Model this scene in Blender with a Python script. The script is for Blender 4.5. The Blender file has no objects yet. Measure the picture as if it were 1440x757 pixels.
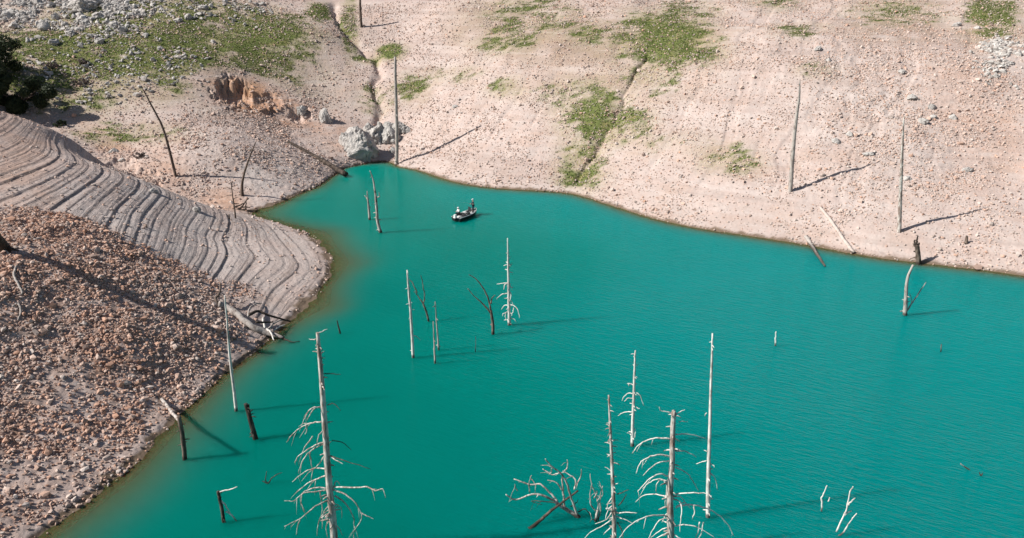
import bpy, math, random
import numpy as np
from mathutils import Vector, noise as mnoise

rng = np.random.default_rng(7)
random.seed(7)
S = 30.0 / 26.0
H = 30.0
F = 1120.0
CU, CV = 720.0, 378.5
TH = math.radians(20.0)
CT, ST = math.cos(TH), math.sin(TH)
SUN_EL, SUN_DIR = math.radians(40.0), math.radians(12.0)     # shadows run along +x, 12 degrees away from the viewer

scene = bpy.context.scene
COL = scene.collection

# ------------------------------------------------------------------ camera geometry
def ray(u, v):
    dx, dy = (u - CU) / F, (CV - v) / F
    return np.array([dx, CT + dy * ST, -ST + dy * CT])

def at_z(u, v, z=0.0):
    r = ray(u, v)
    t = (z - H) / r[2]
    return np.array([r[0] * t, r[1] * t, z])

def at_y(u, v, y):
    r = ray(u, v)
    t = y / r[1]
    return np.array([r[0] * t, y, H + r[2] * t])

# ------------------------------------------------------------------ noise
def _hash(ix, iy, seed):
    h = (ix.astype(np.int64) * 374761393 + iy.astype(np.int64) * 668265263 + seed * 1274126177) & 0xFFFFFFFF
    h = ((h ^ (h >> 13)) * 1274126177) & 0xFFFFFFFF
    h = h ^ (h >> 16)
    return (h & 0xFFFF).astype(np.float64) / 32767.5 - 1.0

def vnoise(x, y, seed=0):
    ix, iy = np.floor(x), np.floor(y)
    fx, fy = x - ix, y - iy
    fx = fx * fx * (3 - 2 * fx); fy = fy * fy * (3 - 2 * fy)
    a, b = _hash(ix, iy, seed), _hash(ix + 1, iy, seed)
    c, d = _hash(ix, iy + 1, seed), _hash(ix + 1, iy + 1, seed)
    return (a * (1 - fx) + b * fx) * (1 - fy) + (c * (1 - fx) + d * fx) * fy

def fbm(x, y, wl, octv=4, seed=0, gain=.5):
    s, amp, f = 0.0, 1.0, 1.0 / wl
    ca, sa = math.cos(.6), math.sin(.6)
    for k in range(octv):
        s = s + amp * vnoise(x * f, y * f, seed + 17 * k)
        x, y = ca * x - sa * y, sa * x + ca * y
        amp *= gain; f *= 2.03
    return s

def sstep(a, b, x):
    t = np.clip((x - a) / (b - a), 0, 1)
    return t * t * (3 - 2 * t)

# ------------------------------------------------------------------ terrain: thin-plate surface through surveyed points
SHORE = [(-400,1250),(-200,980),(-60,850),(0,800),(60,752),(100,720),(150,682),(200,640),(225,612),(249,588),(285,555),(322,521),(366,487),(400,457),(430,428),(455,400),(463,375),
         (455,350),(435,331),(400,317),(368,308),(353,301),(372,293),(396,284),(420,273),(445,263),(465,249),(480,241),(500,234),(525,228),(545,227),
         (560,235),(585,239),(610,247),(650,258),(700,265),(750,268),(800,272),(850,286),(900,302),(960,317),(1020,327),(1080,336),(1140,346),
         (1200,357),(1260,366),(1320,373),(1380,380),(1440,388),(1600,408),(1800,440),(2200,540),(2700,760)]
ctrl = []
shore_xy = np.array([at_z(u, v)[:2] for u, v in SHORE])
for i, p in enumerate(shore_xy):
    ctrl.append((p[0], p[1], 0.0))
    a = shore_xy[max(i - 1, 0)]; b = shore_xy[min(i + 1, len(shore_xy) - 1)]
    t = (b - a) / np.linalg.norm(b - a); n = np.array([-t[1], t[0]])
    u = SHORE[i][0]
    tip = 13 <= i <= 19
    inlet = 19 <= i <= 23
    if i % 2 == 0 and not inlet:
        dz = -2.6 if not tip else -.7
        w = p - n * (7 if not tip else 4.5)
        ctrl.append((w[0], w[1], dz))
        if i > 31:
            w = p + n * 5; ctrl.append((w[0], w[1], 2.0))
        elif i < 12:
            w = p + n * 3.0; ctrl.append((w[0], w[1], 1.05))
for u, v in [(700,700),(1100,650),(500,600),(900,500),(1300,520),(800,420),(1100,420),(620,420),(620,320),(760,330),(560,300),(1400,720),(350,720)]:
    p = at_z(u, v); ctrl.append((p[0], p[1], -7.0 if v > 400 else -4.5))
for x, y in [(0,0),(30,10),(0,-40),(60,-40),(-15,-40)]:
    ctrl.append((x, y, -8.0))
for u, v, z in [(330,302,2.0),(260,278,3.9),(200,254,6),(100,197,8.7),(0,158,10.5),(-150,110,13.5),(-400,40,18),
                (377,326,1.0),(408,374,1.05),(357,442,1.0),(296,335,2.8),(285,387,2.75),(180,480,3.1),(140,235,7.2),(165,300,6.5),(150,340,6.3),
                (0,345,7.75),(100,380,6.3),(200,430,3.65),(300,460,1.75),(0,500,4.2),(0,650,1.7),(80,440,4.9),(-200,400,8.8),(-200,600,4.4),(-400,300,10.5),(-500,700,4.5)]:
    p = at_z(u, v, z * S); ctrl.append(tuple(p))
for x, y, z in [(-37,90.3,.8),(-44,91.5,1.8),(-55,99,4.4),(-69,109,7),(-95,120,12)]:
    ctrl.append((x * S, y * S, z * S))
for u, v, y in [(247,248,98),(300,200,106),(350,150,124),(420,200,118),(450,130,134),(200,100,126),(100,60,135),(0,0,150),(300,50,142),(0,100,122),(440,40,148),(250,0,154),(-200,0,150),
                (530,150,132),(515,60,148),(470,0,165),
                (620,150,128),(700,100,130),(1000,100,116),(1200,120,106),(1440,120,104),(1440,250,86),(1440,0,142),(1200,0,145),(1000,0,149),(800,0,155),(650,0,160),(1800,120,98),(1800,0,135)]:
    p = at_y(u, v, y * S); ctrl.append(tuple(p))
for x in (-320, -160, 0, 160, 320):
    ctrl.append((x, 240, 48)); ctrl.append((x * 1.6, 420, 78))
ctrl += [(-260, 80, 20), (-220, 0, 10), (-120, -20, 5), (180, 60, 28), (260, 20, 40)]
CT_ = np.array(ctrl, float)

def _tps_fit(P, lam=.08):
    n = len(P); sc = 50.0
    X = P[:, :2] / sc
    d2 = ((X[:, None] - X[None]) ** 2).sum(-1)
    K = .5 * d2 * np.log(d2 + 1e-12) + lam * .01 * np.eye(n)
    A = np.zeros((n + 3, n + 3)); A[:n, :n] = K; A[:n, n] = 1; A[:n, n + 1:] = X; A[n:, :n] = A[:n, n:].T
    b = np.concatenate([P[:, 2], np.zeros(3)])
    return X, np.linalg.solve(A, b), sc
TX, TW, TSC = _tps_fit(CT_)

def tps(x, y):
    x = np.asarray(x, float).ravel() / TSC; y = np.asarray(y, float).ravel() / TSC
    out = np.empty_like(x); n = len(TX)
    for i in range(0, len(x), 20000):
        xs, ys = x[i:i + 20000], y[i:i + 20000]
        d2 = (xs[:, None] - TX[:, 0]) ** 2 + (ys[:, None] - TX[:, 1]) ** 2
        out[i:i + 20000] = (.5 * d2 * np.log(d2 + 1e-12)) @ TW[:n] + TW[n] + TW[n + 1] * xs + TW[n + 2] * ys
    return out

# base surface sampled on a regular grid once, then looked up bilinearly
GX0, GX1, GY0, GY1, GS = -420.0, 420.0, -90.0, 480.0, 0.6
gxs = np.arange(GX0, GX1 + GS, GS); gys = np.arange(GY0, GY1 + GS, GS)
_gx, _gy = np.meshgrid(gxs, gys)
GRID = np.clip(tps(_gx, _gy).reshape(_gx.shape), -9, 90)
def bilin(G, x, y):
    fx = np.clip((x - GX0) / GS, 0, len(gxs) - 1.001); fy = np.clip((y - GY0) / GS, 0, len(gys) - 1.001)
    ix, iy = fx.astype(int), fy.astype(int); fx -= ix; fy -= iy
    return (G[iy, ix] * (1 - fx) + G[iy, ix + 1] * fx) * (1 - fy) + (G[iy + 1, ix] * (1 - fx) + G[iy + 1, ix + 1] * fx) * fy
def base_z(x, y): return bilin(GRID, np.asarray(x, float), np.asarray(y, float))

def cast(u, v, fn):
    r = ray(u, v)
    ts = np.geomspace(20, 420, 1500)
    P = r[None] * ts[:, None]
    z = H + P[:, 2]; g = np.maximum(fn(P[:, 0], P[:, 1]), 0.0)
    k = int(np.argmax(z < g))
    if not (z < g).any(): k = len(ts) - 1
    if k == 0: return np.array([P[0, 0], P[0, 1], g[0]])
    a, b = z[k - 1] - g[k - 1], z[k] - g[k]
    f = a / (a - b + 1e-12)
    p = P[k - 1] * (1 - f) + P[k] * f
    return np.array([p[0], p[1], float(max(fn(np.array([p[0]]), np.array([p[1]]))[0], 0))])
def bhit(u, v): return cast(u, v, base_z)

class Blob:                      # an ellipse on the ground, surveyed by its centre and two rim points
    def __init__(s, u, v, ru, rv, w=1.0, rot=0.0):
        c = bhit(u, v)[:2]
        ca, sa = math.cos(rot), math.sin(rot)
        a = (bhit(u + ru * ca, v + ru * sa)[:2] - bhit(u - ru * ca, v - ru * sa)[:2]) / 2
        b = (bhit(u + rv * sa, v - rv * ca)[:2] - bhit(u - rv * sa, v + rv * ca)[:2]) / 2
        s.c, s.w = c, w
        s.M = np.linalg.inv(np.array([a, b]).T)
    def r(s, x, y):
        q = s.M @ np.array([np.ravel(x) - s.c[0], np.ravel(y) - s.c[1]])
        return np.sqrt((q ** 2).sum(0)).reshape(np.shape(x))
def blobs(L): return [Blob(*a) for a in L]
def mask(L, x, y, e0=1.25, e1=.55):
    m = np.zeros(np.shape(x))
    for b in L: m = np.maximum(m, b.w * sstep(e0, e1, b.r(x, y)))
    return m

class Line:
    def __init__(s, pts): s.p = np.array([bhit(u, v)[:2] for u, v in pts])
    def d(s, x, y):
        best = np.full(np.shape(x), 1e9)
        for a, b in zip(s.p[:-1], s.p[1:]):
            ab = b - a; t = np.clip(((x - a[0]) * ab[0] + (y - a[1]) * ab[1]) / (ab @ ab), 0, 1)
            best = np.minimum(best, np.hypot(x - a[0] - t * ab[0], y - a[1] - t * ab[1]))
        return best

B_TERR = blobs([(240,310,230,95),(60,215,120,70),(395,380,75,85),(300,360,120,80)])
B_TERR2 = blobs([(455,95,75,50,.55),(490,215,60,28,.6),(420,235,60,30,.3),(650,120,120,100,.16),(1050,200,420,140,.18)])
B_SCREE = blobs([(110,430,200,100),(60,560,200,110),(60,345,150,45,.8),(260,450,90,60,.8),(200,520,120,80),(50,690,150,75,.75)])
B_RUBBLE = blobs([(330,210,150,80,.8),(1240,170,150,110,.7),(1150,120,80,60,.5),(1400,90,60,40,.6),(400,170,60,35,.9),(720,170,150,60,.25)])
B_GRASS = blobs([(170,66,230,52),(240,30,200,40,.85),(830,140,60,34,.6),(820,230,40,40,.6),(890,170,34,30,.5),(360,45,95,42),(60,100,110,45,.8),(120,140,90,26,.55),(255,95,90,14,.7),(448,12,20,16),(490,20,14,45,.8),(550,68,20,13),(520,75,30,8,.7),
                 (578,122,26,22,.75),(520,122,14,12,.5),(530,140,40,20,.35),(740,25,85,40,.55),(710,60,45,16,.5),(820,40,50,22,.5),(935,50,75,42,.95),(985,75,34,14),(960,20,50,22,.6),(830,165,46,44,.9),(825,205,24,52,.75),(870,160,40,45,.5),(805,255,28,12,.7),(715,122,32,14,.6),
                 (760,130,50,14,.35),(640,105,45,14,.4),(1025,222,44,24,.6),(960,205,60,20,.3),(1120,45,40,14,.5),(1245,20,60,18,.55),(1300,20,40,12,.4),(1395,20,45,30,.75),(1150,100,30,12,.4),(1090,5,40,12,.7),(215,190,60,16,.4),(150,190,50,18,.5),(900,120,60,30,.35)])
B_BROWN = blobs([(800,60,110,45,.6),(1260,40,90,25,.6),(1400,50,60,25,.9),(700,40,90,40,.4),(870,105,60,20,.4),(1000,225,50,25,.3),(160,70,240,60,.5),(1300,40,50,20,.5)])
B_ORANGE = blobs([(355,140,68,26,1.4,.35),(405,160,50,20,1.2,.3),(450,185,30,16,.6),(150,205,70,20,.5,.5),(230,255,60,18,.4,.45),(310,285,40,10,.5,.2),(60,340,130,50,.35),(100,440,200,80,.2),(470,190,24,30,.5),(30,200,50,50,.4),(1370,130,70,60,.3),(1400,200,60,80,.25),(960,50,60,20,.4)])
B_GREY = blobs([(260,315,190,75,.75),(400,380,60,80,.6),(380,240,60,36,.8),(330,215,80,50,.4),(1180,110,70,60,.4),(1260,180,60,80,.5),(1410,80,50,40,.8),(90,20,130,24,.6),(140,600,80,60,.4)])
B_DARK = blobs([(340,165,80,20,.5),(160,500,70,50,.5),(760,45,110,40,.3),(250,450,60,35,.4)])
PITS = [(Blob(326,128,26,18), 2.3), (Blob(365,142,34,10), 1.0), (Blob(421,162,14,9), 1.1), (Blob(398,158,26,9), .9), (Blob(345,150,26,8), .6), (Blob(185,238,40,10, 1, .5), .8), (Blob(30,120,40,30), .4)]
L_CREEK = Line([(468,0),(475,25),(500,52),(525,72),(533,100),(526,115),(530,140),(536,150),(528,170)])
L_GULLY = Line([(912,72),(895,100),(880,130),(862,165),(845,195),(825,230),(806,262)])

# irregular water-line benches
LV = [0.0]
_r = random.Random(5)
while LV[-1] < 40: LV.append(LV[-1] + _r.uniform(.13, .40))
LV = np.array(LV); LSTR = np.array([_r.uniform(.12, 1.0) ** 1.5 for _ in LV])
def bench(z):
    k = np.clip(np.searchsorted(LV, z, side='right') - 1, 0, len(LV) - 2)
    a, b = LV[k], LV[k + 1]
    f = np.clip((z - a) / (b - a), 0, 1)
    g = np.where(f < .86, f * .5, .86 * .5 + (f - .86) * (1 - .86 * .5) / .14)
    return a + (b - a) * (f + (g - f) * LSTR[k])

def scree_m(x, y):
    x = np.asarray(x, float); y = np.asarray(y, float)
    return np.clip(mask(B_SCREE, x, y, 1.4, .5) * 1.15 + .50 * fbm(x, y, 5.5, 4, 46, .6) * (mask(B_SCREE, x, y, 1.55, 1.1) > 0) - .08, 0, 1)

def ground_z(x, y):
    x = np.asarray(x, float); y = np.asarray(y, float)
    z0 = base_z(x, y)
    land = sstep(0.15, 2.5, np.abs(z0))
    far = sstep(4, 14, z0)
    sc = scree_m(x, y)
    terr = np.maximum(mask(B_TERR, x, y) * (1 - .6 * sc), mask(B_TERR2, x, y))
    sp = mask(B_TERR, x, y)
    z = z0 + land * ((.28 - .18 * sp) * fbm(x, y, 11, 3, 3) + .9 * far * fbm(x, y, 28, 3, 9) * sstep(90, 130, y))
    zw = z + .03 * fbm(x, y, 5, 2, 31)
    z = z + terr * (bench(zw) - zw) * .92 * sstep(.1, .5, z0)
    ax, al = .87 * x - .48 * y, .48 * x + .87 * y
    fs = sstep(1.0, 5, z0) * sstep(-30, -8, x)
    z = z - fs * .16 * sstep(.15, .8, fbm(ax + 1.2 * vnoise(x * .2, y * .2, 14), al * .11, 2.6, 3, 12)) + fs * .10 * fbm(x, y, 4.2, 2, 13)
    for b, dep in PITS:
        r = b.r(x, y) + .42 * fbm(x, y, 1.6, 4, 71, .65)
        z = z - dep * (.55 * sstep(1.1, .85, r) + .45 * sstep(.8, .45, r))
    dcr = L_CREEK.d(x + .6 * vnoise(x * .5, y * .5, 4), y)
    z = z - land * (.9 * np.exp(-(dcr / .75) ** 2) + .5 * np.exp(-(dcr / 3.2) ** 2))
    dg = L_GULLY.d(x + .5 * vnoise(x * .6, y * .6, 5), y)
    z = z - land * (.62 * np.exp(-(dg / .36) ** 2) * (.8 + .4 * vnoise(x * .4, y * .4, 15)) + .25 * np.exp(-(dg / 2.2) ** 2))
    # broken ground and pebbles
    z = z + land * (.03 + .05 * sc) * fbm(x, y, 1.7, 3, 41) + land * sc * (.26 * fbm(x * .55 + .2 * y, y - .2 * x, 3.6, 3, 43) - .22 * sstep(.45, .75, fbm(x * .35 + y * .12, y, 2.2, 3, 44)))
    rub = np.maximum(sc, mask(B_RUBBLE, x, y))
    z = z + .055 * sstep(.8, .2, np.abs(z0)) * fbm(x, y, 1.3, 3, 57)
    z = z + sstep(-.3, .3, z0) * (.022 + .05 * rub) * (fbm(x, y, .5, 2, 51) + .1)
    # little wave-cut step at the water line
    z = z + .10 * sstep(.02, .16, z0)
    return z
def hit(u, v): return cast(u, v, ground_z)
def gz(x, y): return float(ground_z(np.array([x]), np.array([y]))[0])

# ------------------------------------------------------------------ helpers: meshes, tags, materials
def tag(o, label=None, cat=None, group=None, kind=None):
    if label: o['label'] = label
    if cat: o['category'] = cat
    if group: o['group'] = group
    if kind: o['kind'] = kind
    return o
def empty(name, loc, label, cat, group=None):
    o = bpy.data.objects.new(name, None); COL.objects.link(o); o.location = loc
    o.empty_display_size = .3
    return tag(o, label, cat, group)
def link_mesh(name, me, parent=None, loc=None):
    o = bpy.data.objects.new(name, me); COL.objects.link(o)
    if parent is not None: o.parent = parent
    if loc is not None: o.location = loc
    return o
def np_mesh(name, V, Fc, mat=None, smooth=False, attrs=None):
    """V (n,3); Fc (m,k) array of faces"""
    me = bpy.data.meshes.new(name)
    V = np.ascontiguousarray(V, np.float32); Fc = np.ascontiguousarray(Fc, np.int32)
    m, k = Fc.shape
    me.vertices.add(len(V)); me.vertices.foreach_set('co', V.ravel())
    me.loops.add(m * k); me.loops.foreach_set('vertex_index', Fc.ravel())
    me.polygons.add(m); me.polygons.foreach_set('loop_start', np.arange(m, dtype=np.int32) * k)
    me.polygons.foreach_set('use_smooth', np.full(m, bool(smooth)))
    for an, av in (attrs or {}).items():
        a = me.attributes.new(an, 'FLOAT', 'POINT'); a.data.foreach_set('value', np.ascontiguousarray(av, np.float32).ravel())
    me.update(calc_edges=True); me.validate()
    if mat: me.materials.append(mat)
    return me

class MB:
    def __init__(s): s.v = []; s.f = []; s.mi = []; s.m = 0
    def add(s, V, Fs, mi=None):
        o = len(s.v); s.v += [tuple(map(float, p)) for p in V]
        for f in Fs: s.f.append([i + o for i in f]); s.mi.append(s.m if mi is None else mi)
    def tube(s, pts, rad, n=7, wob=.0, cap=True, seed=0):
        pts = [Vector(p) for p in pts]; rr = random.Random(seed)
        V = []; Fs = []; up = Vector((0.13, .98, .1))
        for i, p in enumerate(pts):
            d = (pts[min(i + 1, len(pts) - 1)] - pts[max(i - 1, 0)]).normalized()
            a = d.cross(up)
            if a.length < 1e-3: a = d.cross(Vector((1, 0, 0)))
            a.normalize(); b = d.cross(a)
            for k in range(n):
                t = 2 * math.pi * k / n; r = rad[i] * (1 + wob * rr.uniform(-1, 1))
                V.append(p + a * (math.cos(t) * r) + b * (math.sin(t) * r))
        for i in range(len(pts) - 1):
            for k in range(n):
                Fs.append((i * n + k, i * n + (k + 1) % n, (i + 1) * n + (k + 1) % n, (i + 1) * n + k))
        if cap:
            Fs.append(tuple(range(n))[::-1]); Fs.append(tuple((len(pts) - 1) * n + k for k in range(n)))
        s.add(V, Fs)
    def box(s, c, sz, rz=0.0, taper=1.0, mi=None):
        ca, sa = math.cos(rz), math.sin(rz); V = []
        for dz in (-.5, .5):
            t = 1 if dz < 0 else taper
            for dx, dy in ((-.5, -.5), (.5, -.5), (.5, .5), (-.5, .5)):
                X, Y = dx * sz[0] * t, dy * sz[1] * t
                V.append((c[0] + X * ca - Y * sa, c[1] + X * sa + Y * ca, c[2] + dz * sz[2]))
        s.add(V, [(3, 2, 1, 0), (4, 5, 6, 7), (0, 1, 5, 4), (1, 2, 6, 5), (2, 3, 7, 6), (3, 0, 4, 7)], mi)
    def ball(s, c, r, nu=10, nv=7, mi=None):
        r = (r, r, r) if not hasattr(r, '__len__') else r
        V = [(c[0], c[1], c[2] + r[2])]
        for j in range(1, nv):
            ph = math.pi * j / nv
            for i in range(nu):
                t = 2 * math.pi * i / nu
                V.append((c[0] + r[0] * math.sin(ph) * math.cos(t), c[1] + r[1] * math.sin(ph) * math.sin(t), c[2] + r[2] * math.cos(ph)))
        V.append((c[0], c[1], c[2] - r[2])); Fs = []
        for i in range(nu):
            Fs.append((0, 1 + i, 1 + (i + 1) % nu)); e = len(V) - 1; o = 1 + (nv - 2) * nu
            Fs.append((e, o + (i + 1) % nu, o + i))
        for j in range(nv - 2):
            for i in range(nu):
                a = 1 + j * nu; b = a + nu
                Fs.append((a + i, b + i, b + (i + 1) % nu, a + (i + 1) % nu))
        s.add(V, Fs, mi)
    def build(s, name, mats, parent=None, loc=None, smooth=True):
        me = bpy.data.meshes.new(name); me.from_pydata(s.v, [], s.f)
        for m in (mats if isinstance(mats, (list, tuple)) else [mats]): me.materials.append(m)
        me.polygons.foreach_set('material_index', s.mi); me.polygons.foreach_set('use_smooth', [smooth] * len(s.f))
        me.update()
        return link_mesh(name, me, parent, loc)

class NT:
    def __init__(s, name):
        s.m = bpy.data.materials.new(name); s.m.use_nodes = True; s.t = s.m.node_tree; s.t.nodes.clear()
        s.out = s.n('ShaderNodeOutputMaterial')
    def n(s, ty, **kw):
        nd = s.t.nodes.new(ty)
        for k, v in kw.items(): setattr(nd, k, v)
        return nd
    def l(s, a, b): s.t.links.new(a, b)
    def val(s, sock, v):
        if isinstance(v, bpy.types.NodeSocket): s.l(v, sock)
        else: sock.default_value = v
    def math(s, op, a, b=0.0, c=None, clamp=False):
        nd = s.n('ShaderNodeMath', operation=op); nd.use_clamp = clamp
        s.val(nd.inputs[0], a); s.val(nd.inputs[1], b)
        if c is not None: s.val(nd.inputs[2], c)
        return nd.outputs[0]
    def mix(s, f, a, b, mode='MIX'):
        nd = s.n('ShaderNodeMix', data_type='RGBA', blend_type=mode)
        s.val(nd.inputs[0], f); s.val(nd.inputs[6], a if isinstance(a, bpy.types.NodeSocket) else (*a, 1)); s.val(nd.inputs[7], b if isinstance(b, bpy.types.NodeSocket) else (*b, 1))
        return nd.outputs[2]
    def noise(s, vec, scale, detail=4, rough=.55):
        nd = s.n('ShaderNodeTexNoise'); nd.inputs['Scale'].default_value = scale; nd.inputs['Detail'].default_value = detail; nd.inputs['Roughness'].default_value = rough
        if vec is not None: s.l(vec, nd.inputs['Vector'])
        return nd.outputs['Fac']
    def ramp(s, f, a, b):
        nd = s.n('ShaderNodeMapRange'); nd.interpolation_type = 'SMOOTHSTEP'
        s.val(nd.inputs[0], f); nd.inputs[1].default_value = a; nd.inputs[2].default_value = b
        return nd.outputs[0]
    def attr(s, name):
        nd = s.n('ShaderNodeAttribute'); nd.attribute_name = name
        return nd.outputs['Fac']
    def pos(s, obj=False):
        nd = s.n('ShaderNodeTexCoord') if obj else s.n('ShaderNodeNewGeometry')
        return nd.outputs['Object' if obj else 'Position']
    def mapv(s, v, scale):
        nd = s.n('ShaderNodeMapping'); s.l(v, nd.inputs[0]); nd.inputs['Scale'].default_value = scale
        return nd.outputs[0]
    def bump(s, h, dist, strength=1.0):
        nd = s.n('ShaderNodeBump'); s.l(h, nd.inputs['Height']); nd.inputs['Distance'].default_value = dist; nd.inputs['Strength'].default_value = strength
        return nd.outputs[0]
    def pbr(s, col, rough=.9, bump=None, spec=.3, metal=0.0):
        b = s.n('ShaderNodeBsdfPrincipled')
        s.val(b.inputs['Base Color'], col if isinstance(col, bpy.types.NodeSocket) else (*col, 1))
        s.val(b.inputs['Roughness'], rough); b.inputs['Specular IOR Level'].default_value = spec; b.inputs['Metallic'].default_value = metal
        if bump is not None: s.l(bump, b.inputs['Normal'])
        s.l(b.outputs[0], s.out.inputs[0])
        return s.m

def mat_simple(name, c, rough=.6, spec=.3, var=.15, scale=6.0, metal=0.0):
    t = NT(name); p = t.pos(True); f = t.noise(p, scale, 4)
    c = np.array(c)
    return t.pbr(t.mix(f, tuple(c * (1 - var)), tuple(np.minimum(c * (1 + var), 1))), rough, None, spec, metal)

# --- ground
def mat_ground():
    t = NT('lakebed_soil'); p = t.pos()
    n1 = t.noise(p, .09, 5); n2 = t.noise(p, .6, 6, .65); n3 = t.noise(p, 3.2, 5, .7)
    col = t.mix(t.ramp(n1, .35, .65), (.44, .350, .315), (.485, .378, .335))
    col = t.mix(t.ramp(n2, .35, .7), col, (.445, .375, .345))
    n4 = t.noise(p, .22, 5, .6)
    col = t.mix(t.math('MULTIPLY', t.ramp(n4, .50, .66), .6), col, (.42, .315, .265))
    col = t.mix(t.math('MULTIPLY', t.ramp(n4, .48, .32), .5), col, (.53, .455, .42))
    col = t.mix(t.math('MULTIPLY', t.attr('grey'), .85), col, t.mix(n2, (.41, .368, .347), (.48, .43, .405)))
    col = t.mix(t.math('MULTIPLY', t.attr('orange'), .9), col, t.mix(n2, (.38, .185, .10), (.48, .285, .18)))
    col = t.mix(t.math('MULTIPLY', t.attr('brown'), .8), col, t.mix(n3, (.20, .135, .075), (.34, .24, .16)))
    col = t.mix(t.attr('dark'), col, (.20, .145, .12))
    col = t.mix(t.math('MULTIPLY', t.attr('scree'), t.ramp(n2, .36, .66)), col, (.285, .175, .125))
    # faint bath-tub rings left by the falling lake
    ring = t.noise(t.mapv(p, (.035, .035, 1.7)), 1.0, 5, .6)
    col = t.mix(t.math('MULTIPLY', t.ramp(ring, .52, .66), .42), col, (.33, .255, .225))
    col = t.mix(t.math('MULTIPLY', t.ramp(ring, .47, .36), .35), col, (.53, .46, .43))
    col = t.mix(t.math('MULTIPLY', t.attr('olive'), t.ramp(n3, .25, .7)), col, (.25, .22, .10))
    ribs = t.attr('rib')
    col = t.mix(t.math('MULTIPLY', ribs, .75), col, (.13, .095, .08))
    # pebble speckle: pale and dark stones set in the soil
    vo = t.n('ShaderNodeTexVoronoi'); vo.inputs['Scale'].default_value = 2.6; t.l(p, vo.inputs['Vector'])
    sep = t.n('ShaderNodeSeparateColor'); t.l(vo.outputs['Color'], sep.inputs[0])
    stone = t.math('MULTIPLY', t.ramp(sep.outputs[0], .62, .75), t.ramp(vo.outputs['Distance'], .42, .28))
    scol = t.mix(sep.outputs[1], (.24, .20, .18), (.56, .49, .455))
    col = t.mix(t.math('MULTIPLY', stone, t.math('ADD', .35, t.math('MULTIPLY', t.attr('rubble'), .5))), col, scol)
    g = t.mix(n3, (.075, .105, .026), (.165, .185, .065))
    g = t.mix(t.ramp(n2, .45, .75), g, (.22, .19, .085))
    col = t.mix(t.attr('grass'), col, g)
    col = t.mix(t.attr('wet'), col, t.mix(n3, (.085, .058, .035), (.19, .135, .09)))
    fine = t.noise(t.mapv(p, (.06, .06, 9.0)), 1.0, 4, .65)
    col = t.mix(t.math('MULTIPLY', t.math('MULTIPLY', t.ramp(fine, .53, .68), t.attr('terr')), .6), col, (.22, .175, .155))
    h = t.math('ADD', t.math('MULTIPLY', n3, .7), t.math('MULTIPLY', vo.outputs['Distance'], -.35))
    h = t.math('ADD', h, t.math('MULTIPLY', t.math('MULTIPLY', fine, t.attr('terr')), 1.2))
    return t.pbr(col, .95, t.bump(h, .10, .8), .12)

def mat_stone(name, lo=(.25, .205, .185), hi=(.60, .52, .475)):
    t = NT(name); a = t.attr('tone'); w = t.attr('warm')
    p = t.pos(); n = t.noise(p, 2.5, 5, .65)
    col = t.mix(a, lo, hi)
    col = t.mix(w, col, t.mix(a, (.34, .17, .105), (.63, .375, .265)))
    col = t.mix(t.math('MULTIPLY', n, .5), col, (.30, .245, .215))
    return t.pbr(col, .95, None, .15)

def mat_limestone():
    t = NT('grey_limestone'); p = t.pos()
    n = t.noise(p, .9, 7, .65); n2 = t.noise(p, 4.0, 6, .7)
    mu = t.noise(t.mapv(p, (1.2, 1.2, .35)), 1.8, 4, .6)
    col = t.mix(t.ramp(n, .3, .7), (.33, .31, .295), (.50, .475, .45))
    col = t.mix(t.ramp(mu, .56, .68), col, (.18, .165, .155))
    col = t.mix(t.ramp(n2, .58, .75), col, (.56, .54, .51))
    h = t.math('ADD', n2, t.math('MULTIPLY', mu, -.8))
    return t.pbr(col, .93, t.bump(h, .12, .9), .2)

def mat_wood(name, pale, dark, cover=.5):
    t = NT(name); p = t.pos(True)
    st = t.noise(t.mapv(p, (9, 9, .9)), 1.0, 6, .65); bl = t.noise(t.mapv(p, (2.2, 2.2, 1.1)), 1.3, 4, .6)
    f = t.ramp(t.math('ADD', t.math('MULTIPLY', st, .5), t.math('MULTIPLY', bl, .5)), cover - .09, cover + .09)
    col = t.mix(f, pale, dark)
    col = t.mix(t.ramp(t.noise(t.mapv(p, (30, 30, 2)), 1.0, 3), .55, .75), col, tuple(np.array(dark) * .7))
    sx = t.n('ShaderNodeSeparateXYZ'); t.l(t.pos(), sx.inputs[0])
    wetl = t.ramp(t.math('ADD', sx.outputs[2], t.math('MULTIPLY', bl, .3)), .52, .30)
    col = t.mix(t.math('MULTIPLY', wetl, .85), col, (.035, .028, .022))
    return t.pbr(col, .85, t.bump(st, .02, .8), .2)

def mat_leaf(name, a, b):
    t = NT(name); p = t.pos(); n = t.noise(p, .9, 3); n2 = t.attr('tone')
    col = t.mix(n2, a, b); col = t.mix(t.math('MULTIPLY', n, .5), col, a)
    bs = t.n('ShaderNodeBsdfPrincipled'); t.l(col, bs.inputs['Base Color']); bs.inputs['Roughness'].default_value = .6; bs.inputs['Specular IOR Level'].default_value = .25
    tr = t.n('ShaderNodeBsdfTranslucent'); t.l(col, tr.inputs[0])
    mx = t.n('ShaderNodeMixShader'); mx.inputs[0].default_value = .25; t.l(bs.outputs[0], mx.inputs[1]); t.l(tr.outputs[0], mx.inputs[2]); t.l(mx.outputs[0], t.out.inputs[0])
    return t.m

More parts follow.
